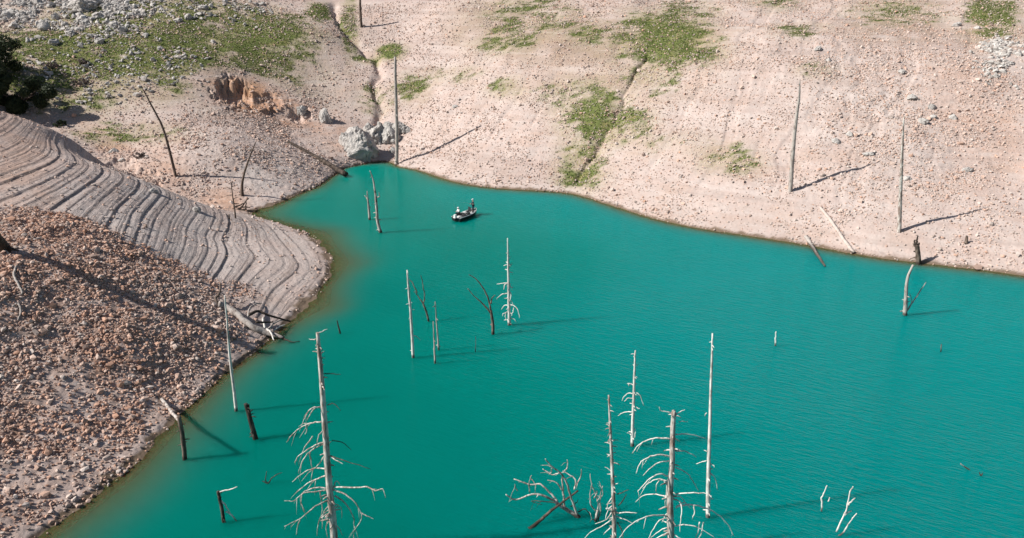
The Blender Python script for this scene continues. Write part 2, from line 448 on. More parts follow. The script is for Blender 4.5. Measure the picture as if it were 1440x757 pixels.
def mat_water():
    t = NT('turquoise_reservoir_water'); p = t.pos()
    # ripples: short wavelets running across the lake, ruffled more where the breeze reaches
    rot = t.n('ShaderNodeMapping'); t.l(p, rot.inputs[0]); rot.inputs['Rotation'].default_value = (0, 0, math.radians(30))
    rp = rot.outputs[0]
    r1 = t.noise(t.mapv(rp, (.55, 2.1, 1)), 1.25, 3, .55); r2 = t.noise(t.mapv(rp, (.9, 2.6, 1)), 2.6, 2, .5)
    wind = t.math('MULTIPLY', t.attr('breeze'), t.math('ADD', .45, t.ramp(t.noise(p, .06, 3), .3, .7)))
    h = t.math('MULTIPLY', t.math('ADD', r1, t.math('MULTIPLY', r2, .35)), t.math('ADD', .12, wind))
    bp = t.bump(h, .20, 1.0)
    deep = t.noise(p, .03, 3)
    milk = t.mix(t.ramp(deep, .35, .65), (.000, .113, .090), (.000, .127, .101))
    milk = t.mix(t.attr('breeze'), milk, (.000, .168, .168))
    depth = t.attr('depth')
    bs = t.n('ShaderNodeBsdfPrincipled'); bs.inputs['Roughness'].default_value = .07; bs.inputs['IOR'].default_value = 1.33
    shal = t.math('POWER', 2.718, t.math('MULTIPLY', depth, -2.6))
    silt = t.mix(t.math('MULTIPLY', shal, .9), milk, (.165, .14, .05))
    t.l(silt, bs.inputs['Base Color']); t.l(bp, bs.inputs['Normal'])
    bs.inputs['Subsurface Weight'].default_value = WATER_SSS
    bs.inputs['Subsurface Radius'].default_value = (.2, 1.0, .9); bs.inputs['Subsurface Scale'].default_value = 7.0; bs.inputs['Specular IOR Level'].default_value = .16; bs.inputs['Specular Tint'].default_value = (.22, .85, .9, 1)
    bs.inputs['Specular IOR Level'].default_value = 0.0
    fr = t.n('ShaderNodeFresnel'); fr.inputs[0].default_value = 1.33; t.l(bp, fr.inputs['Normal'])
    gl = t.n('ShaderNodeBsdfGlossy'); gl.inputs['Roughness'].default_value = .09; gl.inputs['Color'].default_value = (.55, .88, .92, 1); t.l(bp, gl.inputs['Normal'])
    body = t.n('ShaderNodeMixShader'); t.l(t.math('MINIMUM', t.math('MULTIPLY', fr.outputs[0], .45), .20), body.inputs[0]); t.l(bs.outputs[0], body.inputs[1]); t.l(gl.outputs[0], body.inputs[2])
    tr = t.n('ShaderNodeBsdfTransparent'); tr.inputs[0].default_value = (.62, .74, .55, 1)
    mx = t.n('ShaderNodeMixShader')
    fac = t.math('SUBTRACT', 1.0, t.math('POWER', 2.718, t.math('MULTIPLY', depth, -2.2)), clamp=True)
    t.l(fac, mx.inputs[0]); t.l(tr.outputs[0], mx.inputs[1]); t.l(body.outputs[0], mx.inputs[2]); t.l(mx.outputs[0], t.out.inputs[0])
    return t.m
WATER_SSS = 1.0

M_GROUND = mat_ground(); M_STONE = mat_stone('loose_stone'); M_LSTONE = mat_stone('grey_limestone_debris', (.27, .262, .25), (.60, .585, .56)); M_LIME = mat_limestone(); M_WATER = mat_water()
M_BLEACH = mat_wood('bleached_dead_wood', (.62, .595, .555), (.22, .165, .14), .49)
M_PALE = mat_wood('white_dead_wood', (.68, .66, .62), (.33, .27, .24), .55)
M_BARKY = mat_wood('half_barked_wood', (.52, .48, .45), (.15, .105, .085), .52)
M_GREYWOOD = mat_wood('grey_dead_wood', (.42, .38, .35), (.17, .135, .12), .55)
M_SUNK = mat_wood('silty_grey_wood', (.50, .43, .39), (.33, .27, .24), .55)
M_DARKWOOD = mat_wood('dark_wet_wood', (.15, .115, .095), (.045, .034, .028), .45)
M_SNAG = mat_wood('brown_snag_wood', (.22, .17, .14), (.075, .055, .045), .48)

# ------------------------------------------------------------------ ground sheet (denser where it is near)
def fan():
    y = np.concatenate([np.linspace(-80, 28, 28, endpoint=False), np.geomspace(28, 205, 860, endpoint=False), np.geomspace(205, 470, 40)])
    t = np.concatenate([np.linspace(-1.6, -.78, 50, endpoint=False), np.linspace(-.78, .78, 1500, endpoint=False), np.linspace(.78, 1.6, 51)])
    Y, T = np.meshgrid(y, t, indexing='ij')
    X = T * np.maximum(Y + 14, 30)
    return X, Y
GXm, GYm = fan()
x, y = GXm.ravel(), GYm.ravel()
z = ground_z(x, y); z0 = base_z(x, y)
ny, nx = GXm.shape
idx = np.arange(ny * nx).reshape(ny, nx)
faces = np.stack([idx[:-1, :-1], idx[:-1, 1:], idx[1:, 1:], idx[1:, :-1]], -1).reshape(-1, 4)

def grass_mask(x, y):
    g = mask(B_GRASS, x, y, 1.35, .3)
    n = .5 + .5 * fbm(x, y, 3.4, 4, 91, .6)
    n2 = .5 + .5 * fbm(x * .45, y, .8, 3, 93, .6)
    return sstep(.20, .80, g * .95 + .62 * (n - .5) + .55 * (n2 - .5) * (g > .03)) * sstep(.02, .2, g) * (1 - .9 * sstep(.25, .6, mask(B_ORANGE[:2], x, y, 1.6, .8)))
def noisy(L, x, y, seed): return np.clip(mask(L, x, y, 1.35, .4) * (.75 + .55 * fbm(x, y, 3.0, 3, seed)), 0, 1)
terr_m = np.maximum(mask(B_TERR, x, y) * (1 - .6 * scree_m(x, y)), .6 * mask(B_TERR2, x, y))
zz = z0 + (.28 - .18 * mask(B_TERR, x, y)) * sstep(.15, 2.5, np.abs(z0)) * fbm(x, y, 11, 3, 3) + .03 * fbm(x, y, 5, 2, 31)
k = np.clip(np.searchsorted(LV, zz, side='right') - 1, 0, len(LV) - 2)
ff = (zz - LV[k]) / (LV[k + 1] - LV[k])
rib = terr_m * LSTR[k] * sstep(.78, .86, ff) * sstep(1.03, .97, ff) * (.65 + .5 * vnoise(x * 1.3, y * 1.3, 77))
wet = sstep(.30, .14, z + .10 * fbm(x, y, .9, 3, 61)) * .9
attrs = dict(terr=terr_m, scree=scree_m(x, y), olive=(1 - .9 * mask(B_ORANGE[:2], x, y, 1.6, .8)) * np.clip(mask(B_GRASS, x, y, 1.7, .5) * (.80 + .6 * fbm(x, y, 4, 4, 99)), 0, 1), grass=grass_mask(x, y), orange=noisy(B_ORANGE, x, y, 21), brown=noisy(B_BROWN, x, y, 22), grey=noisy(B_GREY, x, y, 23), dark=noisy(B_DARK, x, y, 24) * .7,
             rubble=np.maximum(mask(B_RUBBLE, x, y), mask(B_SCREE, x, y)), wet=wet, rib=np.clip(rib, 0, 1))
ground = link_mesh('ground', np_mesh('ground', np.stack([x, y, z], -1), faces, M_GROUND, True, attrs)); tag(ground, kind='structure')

# ------------------------------------------------------------------ water
wx = np.arange(-150, 190, .4); wy = np.arange(-78, 150, .4)
WX, WY = np.meshgrid(wx, wy)
dep = np.clip(-base_z(WX.ravel(), WY.ravel()), 0, 20)
breeze = sstep(-12, 30, WX.ravel() + .15 * (WY.ravel() - 60) + 10 * fbm(WX.ravel(), WY.ravel(), 30, 2, 5)) * .8
wi = np.arange(WX.size).reshape(WX.shape)
wf = np.stack([wi[:-1, :-1], wi[:-1, 1:], wi[1:, 1:], wi[1:, :-1]], -1).reshape(-1, 4)
keep = (base_z(WX.ravel(), WY.ravel())[wf] < .8).any(1)
water = link_mesh('water', np_mesh('water', np.stack([WX.ravel(), WY.ravel(), np.zeros(WX.size)], -1), wf[keep], M_WATER, True, dict(depth=dep, breeze=breeze))); tag(water, kind='structure')

# ------------------------------------------------------------------ stones
ICO_V = []; ph = (1 + 5 ** .5) / 2
for a, b in ((1, ph), (-1, ph), (1, -ph), (-1, -ph)): ICO_V += [(0, a, b), (a, b, 0), (b, 0, a)]
ICO_V = np.array(ICO_V) / math.hypot(1, ph)
def hull_faces(V):
    F = []
    n = len(V)
    for i in range(n):
        for j in range(i + 1, n):
            for k2 in range(j + 1, n):
                nn = np.cross(V[j] - V[i], V[k2] - V[i]); d = (V - V[i]) @ nn
                if (d < 1e-6).all(): F.append((i, j, k2))
                elif (d > -1e-6).all(): F.append((i, k2, j))
    return np.array(F)
ICO_F = hull_faces(ICO_V)

def stones(name, n, xs, ys, size, warm, bright=.5, mat=None):
    n = len(xs)
    base = ICO_V[None] * (1 + rng.uniform(-.45, .40, (n, 12, 1)))
    sc = size[:, None] * np.stack([rng.uniform(.7, 1.3, n), rng.uniform(.6, 1.0, n), rng.uniform(.5, .95, n)], -1) * .55
    base = base * sc[:, None]
    a, b = rng.uniform(0, 6.283, n), rng.uniform(-.5, .5, n)
    ca, sa, cb, sb = np.cos(a)[:, None], np.sin(a)[:, None], np.cos(b)[:, None], np.sin(b)[:, None]
    X, Y, Z = base[..., 0], base[..., 1], base[..., 2]
    Y, Z = Y * cb - Z * sb, Y * sb + Z * cb
    X, Y = X * ca - Y * sa, X * sa + Y * ca
    g = ground_z(xs, ys)
    V = np.stack([X + xs[:, None], Y + ys[:, None], Z + (g + size * .20)[:, None]], -1).reshape(-1, 3)
    Fc = (ICO_F[None] + 12 * np.arange(n)[:, None, None]).reshape(-1, 3)
    tone = np.repeat(np.clip(rng.normal(bright, .27, n), 0, 1), 12)
    o = link_mesh(name, np_mesh(name, V, Fc, mat or M_STONE, False, dict(tone=tone, warm=np.repeat(warm, 12))))
    return tag(o, kind='stuff')

def sample(n, dens):
    xs = rng.uniform(-110, 110, n); ys = rng.uniform(30, 190, n)
    zb = base_z(xs, ys)
    ok = (zb > -.04) & (np.abs(xs) < .72 * ys + 16) & (zb < 40)
    xs, ys = xs[ok], ys[ok]
    k = rng.uniform(0, 1, len(xs)) < dens(xs, ys)
    return xs[k], ys[k]
def patchy(x, y, s): return sstep(-.5, .6, fbm(x, y, 4.5, 3, s, .6))
xs, ys = sample(8500000, lambda x, y: np.clip(scree_m(x, y) ** 1.6 * (.30 + .70 * patchy(x, y, 201)), 0, 1) * .62)
print('scree', len(xs))
stones('scree', 0, xs, ys, np.exp(rng.normal(-2.12, .50, len(xs))).clip(.05, .55), np.clip(rng.normal(.66, .34, len(xs)) + .35 * fbm(xs, ys, 6, 2, 210), 0, 1), .62)
xs, ys = sample(3000000, lambda x, y: (.12 + mask(B_RUBBLE, x, y) * .30 * patchy(x, y, 202)) * (.25 + .75 * patchy(x, y, 203)) * (1 - .85 * mask(B_TERR, x, y)))
print('loose', len(xs))
stones('loose_stones', 0, xs, ys, np.exp(rng.normal(-1.88, .45, len(xs))).clip(.07, .8), np.clip(rng.normal(.30, .28, len(xs)), 0, 1), .85)
B_ROCKY = blobs([(75,8,150,28,1.0),(110,42,90,24,.28),(300,15,120,24,.10),(150,95,160,45,.09),(1410,80,40,35,.4),(50,150,50,12,.3)])
xs, ys = sample(900000, lambda x, y: mask(B_ROCKY, x, y) * sstep(-.5, .3, fbm(x, y, 3, 3, 207, .6)) * .95)
o = stones('hillside_stones', 0, xs, ys, np.exp(rng.normal(-1.05, .48, len(xs))).clip(.12, 1.3), np.clip(rng.normal(-.1, .15, len(xs)), 0, 1), .62, M_LSTONE)

# ------------------------------------------------------------------ grass and ground cover
M_GRASS = mat_leaf('rough_grass', (.07, .10, .026), (.20, .225, .08))
xs, ys = sample(700000, lambda x, y: grass_mask(x, y) * .75)
n = len(xs); g = ground_z(xs, ys)
V = np.empty((n, 6, 3)); a = rng.uniform(0, 6.283, n)
hh = rng.uniform(.07, .2, n); ww = rng.uniform(.05, .13, n)
for q in range(2):
    aa = a + q * 1.57
    V[:, q * 3, :] = np.stack([xs - np.cos(aa) * ww, ys - np.sin(aa) * ww, g - .03], -1)
    V[:, q * 3 + 1, :] = np.stack([xs + np.cos(aa) * ww, ys + np.sin(aa) * ww, g - .03], -1)
    V[:, q * 3 + 2, :] = np.stack([xs + rng.normal(0, .06, n), ys + rng.normal(0, .06, n), g + hh], -1)
o = link_mesh('grass', np_mesh('grass', V.reshape(-1, 3), np.arange(n * 6).reshape(-1, 3), M_GRASS, False, dict(tone=np.repeat(rng.uniform(0, 1, n), 6)))); tag(o, kind='stuff')

# ------------------------------------------------------------------ boulders
def rock(name, u, v, r, label, seed, sink=.25, group=None, sub=5, rz=0.0, sharp=.45, at=None):
    p = hit(u, v) if at is None else np.array(at)
    import bmesh
    bm = bmesh.new(); bmesh.ops.create_icosphere(bm, subdivisions=sub, radius=1)
    off = Vector((seed * 3.7, seed * 1.3, seed * 2.1))
    for vt in bm.verts:
        c = vt.co.copy()
        d = 1 + sharp * (mnoise.fractal(c * 1.3 + off, .9, 2.1, 5)) - .25 * max(0, mnoise.ridged_multi_fractal(c * 1.1 + off, 1, 2, 3, 1, 2) - 1.1)
        # facets: clip against a few random planes
        q = c * d
        rr = random.Random(seed)
        for _ in range(7):
            nrm = Vector((rr.uniform(-1, 1), rr.uniform(-1, 1), rr.uniform(-.4, 1))).normalized(); lim = rr.uniform(.62, .95)
            e = q.dot(nrm) - lim
            if e > 0: q = q - nrm * e * .85
        q = q * (1 + .05 * mnoise.fractal(c * 5 + off, .8, 2.1, 4) - .07 * max(0, .25 - abs(mnoise.noise(c * 2.1 + off * 2))) * 4)
        vt.co = Vector((q.x * r[0], q.y * r[1], q.z * r[2]))
    me = bpy.data.meshes.new(name); bm.to_mesh(me); bm.free(); me.materials.append(M_LIME)
    o = link_mesh(name, me, None, (p[0], p[1], p[2] + r[2] * (1 - 2 * sink) * .5)); o.rotation_euler = (0, 0, rz)
    return tag(o, label, 'boulder', group)
G_OUT = 'boulders of the outcrop at the head of the cove'
rock('boulder', 508, 217, (3.1, 2.6, 3.5), 'biggest pale grey boulder of the outcrop, reaching down to the water', 3, .2, G_OUT, 5)
rock('boulder', 499, 192, (2.1, 1.5, 1.3), 'flat pale boulder lying on top of the biggest boulder', 8, .1, G_OUT)
rock('boulder', 494, 206, (1.9, 1.5, 2.1), 'left shoulder of the outcrop, a pale boulder against the biggest one', 5, .3, G_OUT)
rock('boulder', 521, 186, (1.3, 1.0, 1.2), 'small pale boulder wedged above the cleft one', 52, .25, G_OUT)
rock('boulder', 553, 214, (.8, .7, .6), 'lowest small boulder at the foot of the tall shore pole', 53, .3, G_OUT)
rock('boulder', 528, 196, (1.7, 1.4, 2.3), 'upright cleft grey boulder behind the biggest boulder', 12, .25, G_OUT)
rock('boulder', 536, 190, (1.0, 1.0, 1.7), 'narrow grey boulder between the cleft one and the tall pole', 15, .25, G_OUT)
rock('boulder', 549, 198, (1.8, 1.4, 1.9), 'dark faced boulder directly left of the tall shore pole', 22, .2, G_OUT)
rock('boulder', 563, 184, (1.8, 1.4, 1.5), 'grey boulder right behind the tall shore pole', 25, .3, G_OUT)
rock('boulder', 545, 180, (1.1, 1.0, 1.0), 'small rounded grey boulder highest in the outcrop', 31, .3, G_OUT)
rock('boulder', 458, 170, (1.15, 1.0, 2.0), 'single pale boulder standing on the reddish slope left of the outcrop', 37, .3)
rock('boulder', 425, 158, (1.0, .9, 1.1), 'grey boulder beside the small orange pit', 41, .3)
rock('boulder', 113, 12, (2.6, 2.0, 2.2), 'largest pale boulder among the rocks on the grassy hilltop', 44, .3)
rock('boulder', 128, 5, (1.8, 1.6, 1.6), 'pale boulder right behind the largest hilltop rock', 47, .3)
rr = random.Random(4)
HILL = [(70,10),(40,20),(62,40),(30,8),(90,35),(10,24),(150,12),(160,38),(172,44),(118,34),(78,26),(138,24),(52,3),(20,38),(100,48),(185,22),(205,50),(140,60),(75,62),(226,70),(250,30),(285,12),(300,60),(265,26)]
for i, (u, v) in enumerate(HILL):
    s = rr.uniform(.55, 1.15)
    rock('hillside_rock', u, v, (s * rr.uniform(.9, 1.3), s, s * rr.uniform(.7, 1.0)), 'grey limestone rock in the grass at the top left of the photo', 60 + i, .3, 'limestone rocks in the hilltop grass', 3)
for i, (u, v) in enumerate([(1312,165),(1298,172),(1282,138),(1310,152),(1222,218),(1176,200),(1195,190),(1150,70),(1165,85),(1375,40),(1345,36),(1405,75),(1420,90),(1432,78),(1275,252),(1360,240),(640,150),(1340,166),(1268,102)]):
    s = rr.uniform(.45, .8)
    rock('slope_rock', u, v, (s * rr.uniform(.9, 1.3), s, s * rr.uniform(.6, .9)), 'pale rock bedded in the bare slope across the lake', 120 + i, .35, 'rocks in the bare far slope', 3)
for i, (u, v) in enumerate([(277,297),(8,140),(28,148),(125,128),(160,215),(172,226),(215,270)]):
    s = rr.uniform(.45, .7)
    rock('bank_rock', u, v, (s * 1.2, s, s * .8), 'dark edged rock along the eroded bank behind the terraced spur', 160 + i, .3, 'rocks along the eroded bank', 3)

# ------------------------------------------------------------------ dead trees
def crop(ox, oy, k): return lambda L: [(ox + a / k, oy + b / k) for a, b in L]
def densify(P, m, jit, rr):
    P = [np.array(p, float) for p in P]; out = []
    n = len(P)
    for i in range(n - 1):
        p0, p1, p2, p3 = P[max(i - 1, 0)], P[i], P[i + 1], P[min(i + 2, n - 1)]
        for q in range(m):
            t = q / m
            c = .5 * ((2 * p1) + (p2 - p0) * t + (2 * p0 - 5 * p1 + 4 * p2 - p3) * t * t + (3 * p1 - p0 - 3 * p2 + p3) * t ** 3)
            out.append(c + np.array([rr.uniform(-jit, jit) for _ in range(3)]) * (0 if i + q == 0 else 1))
    out.append(P[-1]); return out

class DeadTree:
    """trunk and branches surveyed in the photograph, set up at the tree's own distance"""
    def __init__(s, name, base_uv, label, cat, mat, on='water', group=None, seed=0, single=False, y=None):
        s.rr = random.Random(seed); s.mat = mat; s.name = name; s.seed = seed
        b = at_z(*base_uv) if on == 'water' else hit(*base_uv)
        s.b = b; s.y = b[1] if y is None else y
        s.px = (b[1] * CT + (H - b[2]) * ST) / F           # metres per pixel at the tree
        s.single = single
        if single: s.meta = (label, cat, group); s.mb = MB()
        else: s.root = empty(name, tuple(b), label, cat, group)
    def P(s, uv, dy=0.0): return at_y(uv[0], uv[1], s.y + dy) - s.b
    def trunk(s, path, w, lean=0.0, bury=.9, stubs=0, top_jag=True, n=9, knots=.05, stub_len=(3, 7), mat=None, stub_from=.08, stub_to=.97):
        pts = [s.P(p, lean * i / max(len(path) - 1, 1)) for i, p in enumerate(path)]
        d = pts[0] - pts[1]; d = d / np.linalg.norm(d)
        d = np.array([d[0] * .5, d[1] * .5, -abs(d[2]) - .3]); d /= np.linalg.norm(d)
        pts = [pts[0] + d * bury] + pts
        W = [w[0] * 1.02] + [w[0] + (w[-1] - w[0]) * i / (len(path) - 1) for i in range(len(path))] if len(w) == 2 else [w[0]] + list(w)
        m = 6 if len(path) < 4 else 4
        Q = densify(pts, m, s.px * .18, s.rr)
        R = np.interp(np.linspace(0, 1, len(Q)), np.linspace(0, 1, len(pts)), W) * s.px / 2
        mb = s.mb if s.single else MB()
        mb.tube(Q, R, n, knots, True, s.seed)
        s.axis, s.R = Q, R
        for i in range(stubs):
            k = s.rr.uniform(stub_from, stub_to) * (len(Q) - 1); a = int(k); f = k - a
            q = Q[a] * (1 - f) + Q[min(a + 1, len(Q) - 1)] * f
            if q[2] < .1: continue
            an = s.rr.uniform(0, 6.283); L = R[a] + 1.5 * s.rr.uniform(*stub_len) * s.px * (.6 if s.rr.random() < .5 else 1)
            dv = np.array([math.cos(an), math.sin(an), s.rr.uniform(-.25, .3)])
            mb.tube([q, q + dv * L * .55, q + dv * L + np.array([0, 0, -.15 * L])], [R[a] * .3 + .3 * s.px, R[a] * .2 + .25 * s.px, R[a] * .1 + .1 * s.px], 5, .1, True, i)
        if not s.single: mb.build('trunk', mat or s.mat, s.root)
        return s
    def branch(s, path, w=(2.6, 1.0), dy=None, mat=None, twigs=0, part='branch'):
        if dy is None: dy = s.rr.uniform(-1, 1) * np.hypot(path[-1][0] - path[0][0], path[-1][1] - path[0][1]) * s.px * .55
        n = len(path)
        pts = [s.P(p, dy * (i / max(n - 1, 1)) ** .8) for i, p in enumerate(path)]
        Q = densify(pts, 4, s.px * .5, s.rr)
        R = np.linspace(w[0], w[1] * .9, len(Q)) * s.px / 2 * .88
        mb = s.mb if s.single else MB()
        mb.tube(Q, R, 6, .1, True, s.seed + n)
        for i in range(twigs):
            k = s.rr.randrange(len(Q) // 3, len(Q) - 1)
            L = s.rr.uniform(8, 22) * s.px
            dr = Q[k + 1] - Q[k]; dr = dr / (np.linalg.norm(dr) + 1e-9)
            dv = dr * .6 + np.array([s.rr.uniform(-.5, .5), s.rr.uniform(-.8, .8), s.rr.uniform(-.9, .2)])
            mid = Q[k] + dv * L * .5
            mb.tube([Q[k], mid, mid + dv * L * .5 + np.array([0, 0, -.25 * L])], [R[k] * .6, R[k] * .45, R[k] * .22], 5, .1, True, i)
        if not s.single: mb.build(part, mat or s.mat, s.root)
        return s
    def done(s):
        o = s.mb.build(s.name, s.mat, None, tuple(s.b)); tag(o, *s.meta); return o

# A: the tall one on the left
c6 = crop(360, 440, 860 / 360)
A = DeadTree('dead_conifer', (472, 790), 'tallest bleached dead conifer with drooping bare branches at the lower left of the lake', 'dead tree', M_BLEACH, seed=1, group='bleached dead conifers in the lake')
A.trunk([(472,790),(468,730),(463,685),(457,605),(452,530),(446.5,468)], (10.5, 9.8, 9, 7.6, 6.2, 4.4), stubs=46, stub_len=(3, 8), n=11, stub_from=.2)
for L in [[(218,318),(190,320),(170,338),(163,357)],[(200,319),(185,335),(172,362)],[(222,365),(190,370),(165,378),(130,400),(103,435)],[(165,378),(172,392),(165,408)],[(228,435),(200,445),(165,465),(140,485),(130,505)],
          [(228,440),(190,460),(160,490),(143,540)],[(238,525),(200,522),(165,535),(122,568)],[(240,545),(200,560),(165,580),(130,610)],[(243,590),(205,588),(165,600),(130,630),(95,632)],
          [(243,595),(210,600),(160,605),(150,630),(160,670)],[(248,630),(200,650),(150,690),(95,718)],[(150,690),(140,715),(135,745)],[(250,660),(215,690),(205,750)],[(215,600),(222,660),(218,700)],[(190,415),(165,450),(155,470)],
          [(180,470),(185,500),(187,520)],[(262,595),(300,610),(335,640),(355,690),(325,735)],[(248,480),(270,495),(292,508)],[(265,615),(300,640),(325,680),(330,715),(328,755)],
          [(262,585),(320,588),(375,586),(400,598),(425,592),(435,622)],[(350,672),(372,682),(395,693)],[(262,700),(278,722),(292,748)],[(250,690),(235,720),(240,755)],[(232,390),(212,410),(206,440)],[(236,470),(218,500),(200,520)],
          [(207,70),(225,62),(240,55)],[(203,88),(190,90),(178,88)],[(252,640),(228,670),(222,725)],[(262,640),(285,655),(288,690)],[(256,600),(270,565),(282,580)]]:
    P = c6(L); A.branch(P, (2.7 if len(L) > 3 else 2.0, 1.0), twigs=3 if len(L) > 3 else 0)
for L in [[(250,480),(300,498),(385,525)],[(255,430),(290,435),(320,462)],[(228,205),(262,206),(285,207)],[(240,310),(262,306),(285,330)]]:
    A.branch(c6(L), (1.8, .8), mat=M_DARKWOOD)

# B: the broken-topped one with long arched branches
c7 = crop(680, 460, 969 / 380)
B = DeadTree('dead_conifer', (944, 808), 'broad broken-topped dead conifer with long arched white branches at the bottom of the photo', 'dead tree', M_BLEACH, seed=2, group='bleached dead conifers in the lake')
B.trunk([(944,808),(943.5,757),(942,695),(945,656),(946,610),(947.5,578)], (10.5, 9.6, 8.6, 7.6, 6.6, 5.4), stubs=44, stub_len=(3, 8), n=11, stub_from=.15)
for L in [[(682,315),(660,305),(635,300),(630,288)],[(685,315),(705,305),(722,296)],[(670,402),(630,398),(590,405),(555,425),(533,453)],[(690,385),(740,385),(800,403)],[(668,465),(630,457),(590,468),(560,490),(547,525)],
          [(690,445),(730,448),(763,467)],[(665,480),(620,490),(572,533)],[(662,535),(630,528),(595,545),(570,570),(553,592)],[(665,555),(630,545),(600,555),(570,580)],[(660,570),(640,548),(622,560),(618,590)],[(690,505),(730,525),(755,560),(772,588)],
          [(665,610),(620,600),(575,603),(545,628)],[(690,600),(740,595),(800,597),(818,612)],[(690,645),(740,638),(800,650),(850,680),(880,715),(897,750)],[(690,650),(705,635),(722,630),(742,650)],[(665,680),(620,675),(570,685),(520,715),(487,755)],
          [(665,685),(630,695),(605,730),(592,757)],[(670,720),(640,725),(600,755)],[(680,715),(730,710),(780,725),(830,757)],[(702,625),(712,650),(707,690),(704,735)],[(775,700),(770,730),(760,757)],[(788,700),(782,735),(770,760)],[(662,545),(655,600),(650,650)],
          [(676,740),(700,755),(735,775)],[(664,735),(630,752),(580,790)],[(690,605),(712,612),(728,640)],[(754,640),(756,665),(748,690)],[(672,660),(655,672),(640,700)]]:
    B.branch(c7(L), (2.9 if len(L) > 4 else 2.2, 1.1), twigs=2 if len(L) > 4 else 0, mat=M_PALE)
B.branch(c7([(700,340),(718,338),(733,341)]), (1.2, .8))

# C: slender spiky one
Cc = DeadTree('dead_conifer', (863, 790), 'slender spiky dead conifer standing just left of the broken-topped one', 'dead tree', M_BLEACH, seed=3, group='bleached dead conifers in the lake')
Cc.trunk([(864.5,790),(864,757),(863,711),(861,664),(858.5,609),(856,556)], (6.6, 6.2, 5.6, 4.6, 3.4, 2.2), stubs=60, stub_len=(2.5, 6.5), n=9, stub_from=.12)
for L in [[(463,525),(450,510),(435,503)],[(462,610),(448,630),(440,655)],[(475,668),(520,664),(550,667)],[(478,680),(510,692),(540,708)],[(460,690),(430,710),(385,735),(362,757)],[(480,600),(500,592),(520,583)],[(458,665),(440,690),(400,706)],[(455,720),(430,745)],[(480,700),(497,735),(500,760)],[(462,640),(445,660),(438,690)],[(484,640),(505,615),(512,600)],[(470,565),(482,560)]]:
    Cc.branch(c7(L), (2.1, .9), mat=M_PALE if L[0][0] < 479 else M_DARKWOOD)

D = DeadTree('dead_conifer', (997, 727), 'tall slim bare dead conifer right of the broken-topped one', 'dead tree', M_PALE, seed=4, group='bleached dead conifers in the lake')
D.trunk([(995.5,727),(996,672),(998,610),(1000,540),(1002,469)], (6.2, 5.6, 4.6, 3.4, 1.8), stubs=14, stub_len=(2.5, 5))
for L in [[(815,490),(824,496),(828,503)],[(815,525),(830,545),(838,582)],[(800,480),(780,485),(763,491)],[(800,308),(794,320)],[(800,445),(790,443)],[(806,600),(818,606)]]:
    D.branch(c7(L), (1.9, 1.1))
E = DeadTree('dead_conifer', (889, 627), 'small white dead conifer alone behind the group at the bottom', 'dead tree', M_PALE, seed=5, group='bleached dead conifers in the lake')
E.trunk([(889,627),(890.5,580),(892,530),(893.5,493)], (5.0, 4.2, 3.2, 1.6), stubs=22, stub_len=(2, 4.5))
for L in [[(540,210),(525,203),(515,204)],[(540,240),(520,238),(502,252),(497,265)],[(545,235),(562,246),(574,282)],[(540,260),(520,255),(505,268)],[(532,305),(505,305),(482,318)],[(535,380),(525,381),(515,380)],[(545,285),(552,291),(560,293)],[(543,365),(544,380),(541,397)],[(522,203),(520,212)]]:
    E.branch(c7(L), (2.0, .9))
c3 = crop(540, 320, 908 / 240)
Ft = DeadTree('dead_conifer', (716, 457), 'white dead conifer with curled lower branches in the middle of the lake', 'dead tree', M_PALE, seed=6, group='bleached dead conifers in the lake')
Ft.trunk([(716,457),(715.5,420),(714.7,380),(713.8,335)], (4.6, 3.8, 2.9, 1.3), stubs=22, stub_len=(2, 4.5))
for L in [[(660,160),(672,162)],[(662,195),(672,197),(682,196)],[(662,237),(675,238),(687,240)],[(658,295),(630,297),(600,302)],[(655,295),(640,310),(637,330)],[(662,290),(672,310),(680,330)],[(655,352),(625,358),(600,382)],[(660,375),(680,395),(685,410)],[(660,415),(640,415),(625,437)],
          [(665,410),(695,420),(715,445),(720,482)],[(668,480),(690,488),(705,505)],[(655,450),(635,460),(630,470)],[(650,455),(646,475),(652,492)],[(660,372),(645,378),(640,377)],[(672,345),(676,365),(668,395)],[(690,425),(686,450),(678,470)]]:
    Ft.branch(c3(L), (1.8, .9))
G = DeadTree('dead_conifer', (581, 503), 'thin white dead trunk with one hooked branch left of the dark forked snags', 'dead tree', M_PALE, seed=7, group='bleached dead conifers in the lake')
G.trunk([(581,503),(578,447),(574.5,407),(572.5,380)], (4.2, 3.6, 2.8, 1.8), stubs=10, stub_len=(2, 3.5))
for L in [[(155,575),(175,580),(192,600)],[(140,395),(150,400)],[(150,435),(162,437)]]: G.branch(c3(L), (1.8, 1.0))
Hs = DeadTree('forked_snag', (603, 452), 'thin dark forked snag behind the thin white trunk', 'dead tree', M_SNAG, seed=8)
Hs.trunk(c3([(238,500),(225,450),(208,405)]), (3.0, 2.4))
for L in [[(208,405),(185,370),(160,340)],[(208,405),(217,370),(208,310),(197,255)],[(175,350),(155,300),(135,275)]]: Hs.branch(c3(L), (2.2, 1.0), dy=.3)
for (b, path, lab) in [((611.5,511), [(272,722),(267,610),(262,500)], 'front one of two thin bare stems standing side by side'), ((617,492), [(292,655),(283,550),(272,395)], 'taller rear one of two thin bare stems standing side by side')]:
    t = DeadTree('thin_dead_stem', b, lab, 'dead tree', M_GREYWOOD, seed=int(b[0]), single=True, group='thin stems in the lake')
    t.trunk(c3(path), (2.9, 1.2), stubs=6, stub_len=(1.5, 3.0), stub_from=.3)
    if b[0] > 614: t.branch(c3([(285,625),(300,635)]), (1.4, 1.0), dy=.1)
    t.done()
K = DeadTree('forked_snag', (693, 470), 'dark curved snag with two long bare limbs reaching left', 'dead tree', M_SNAG, seed=9)
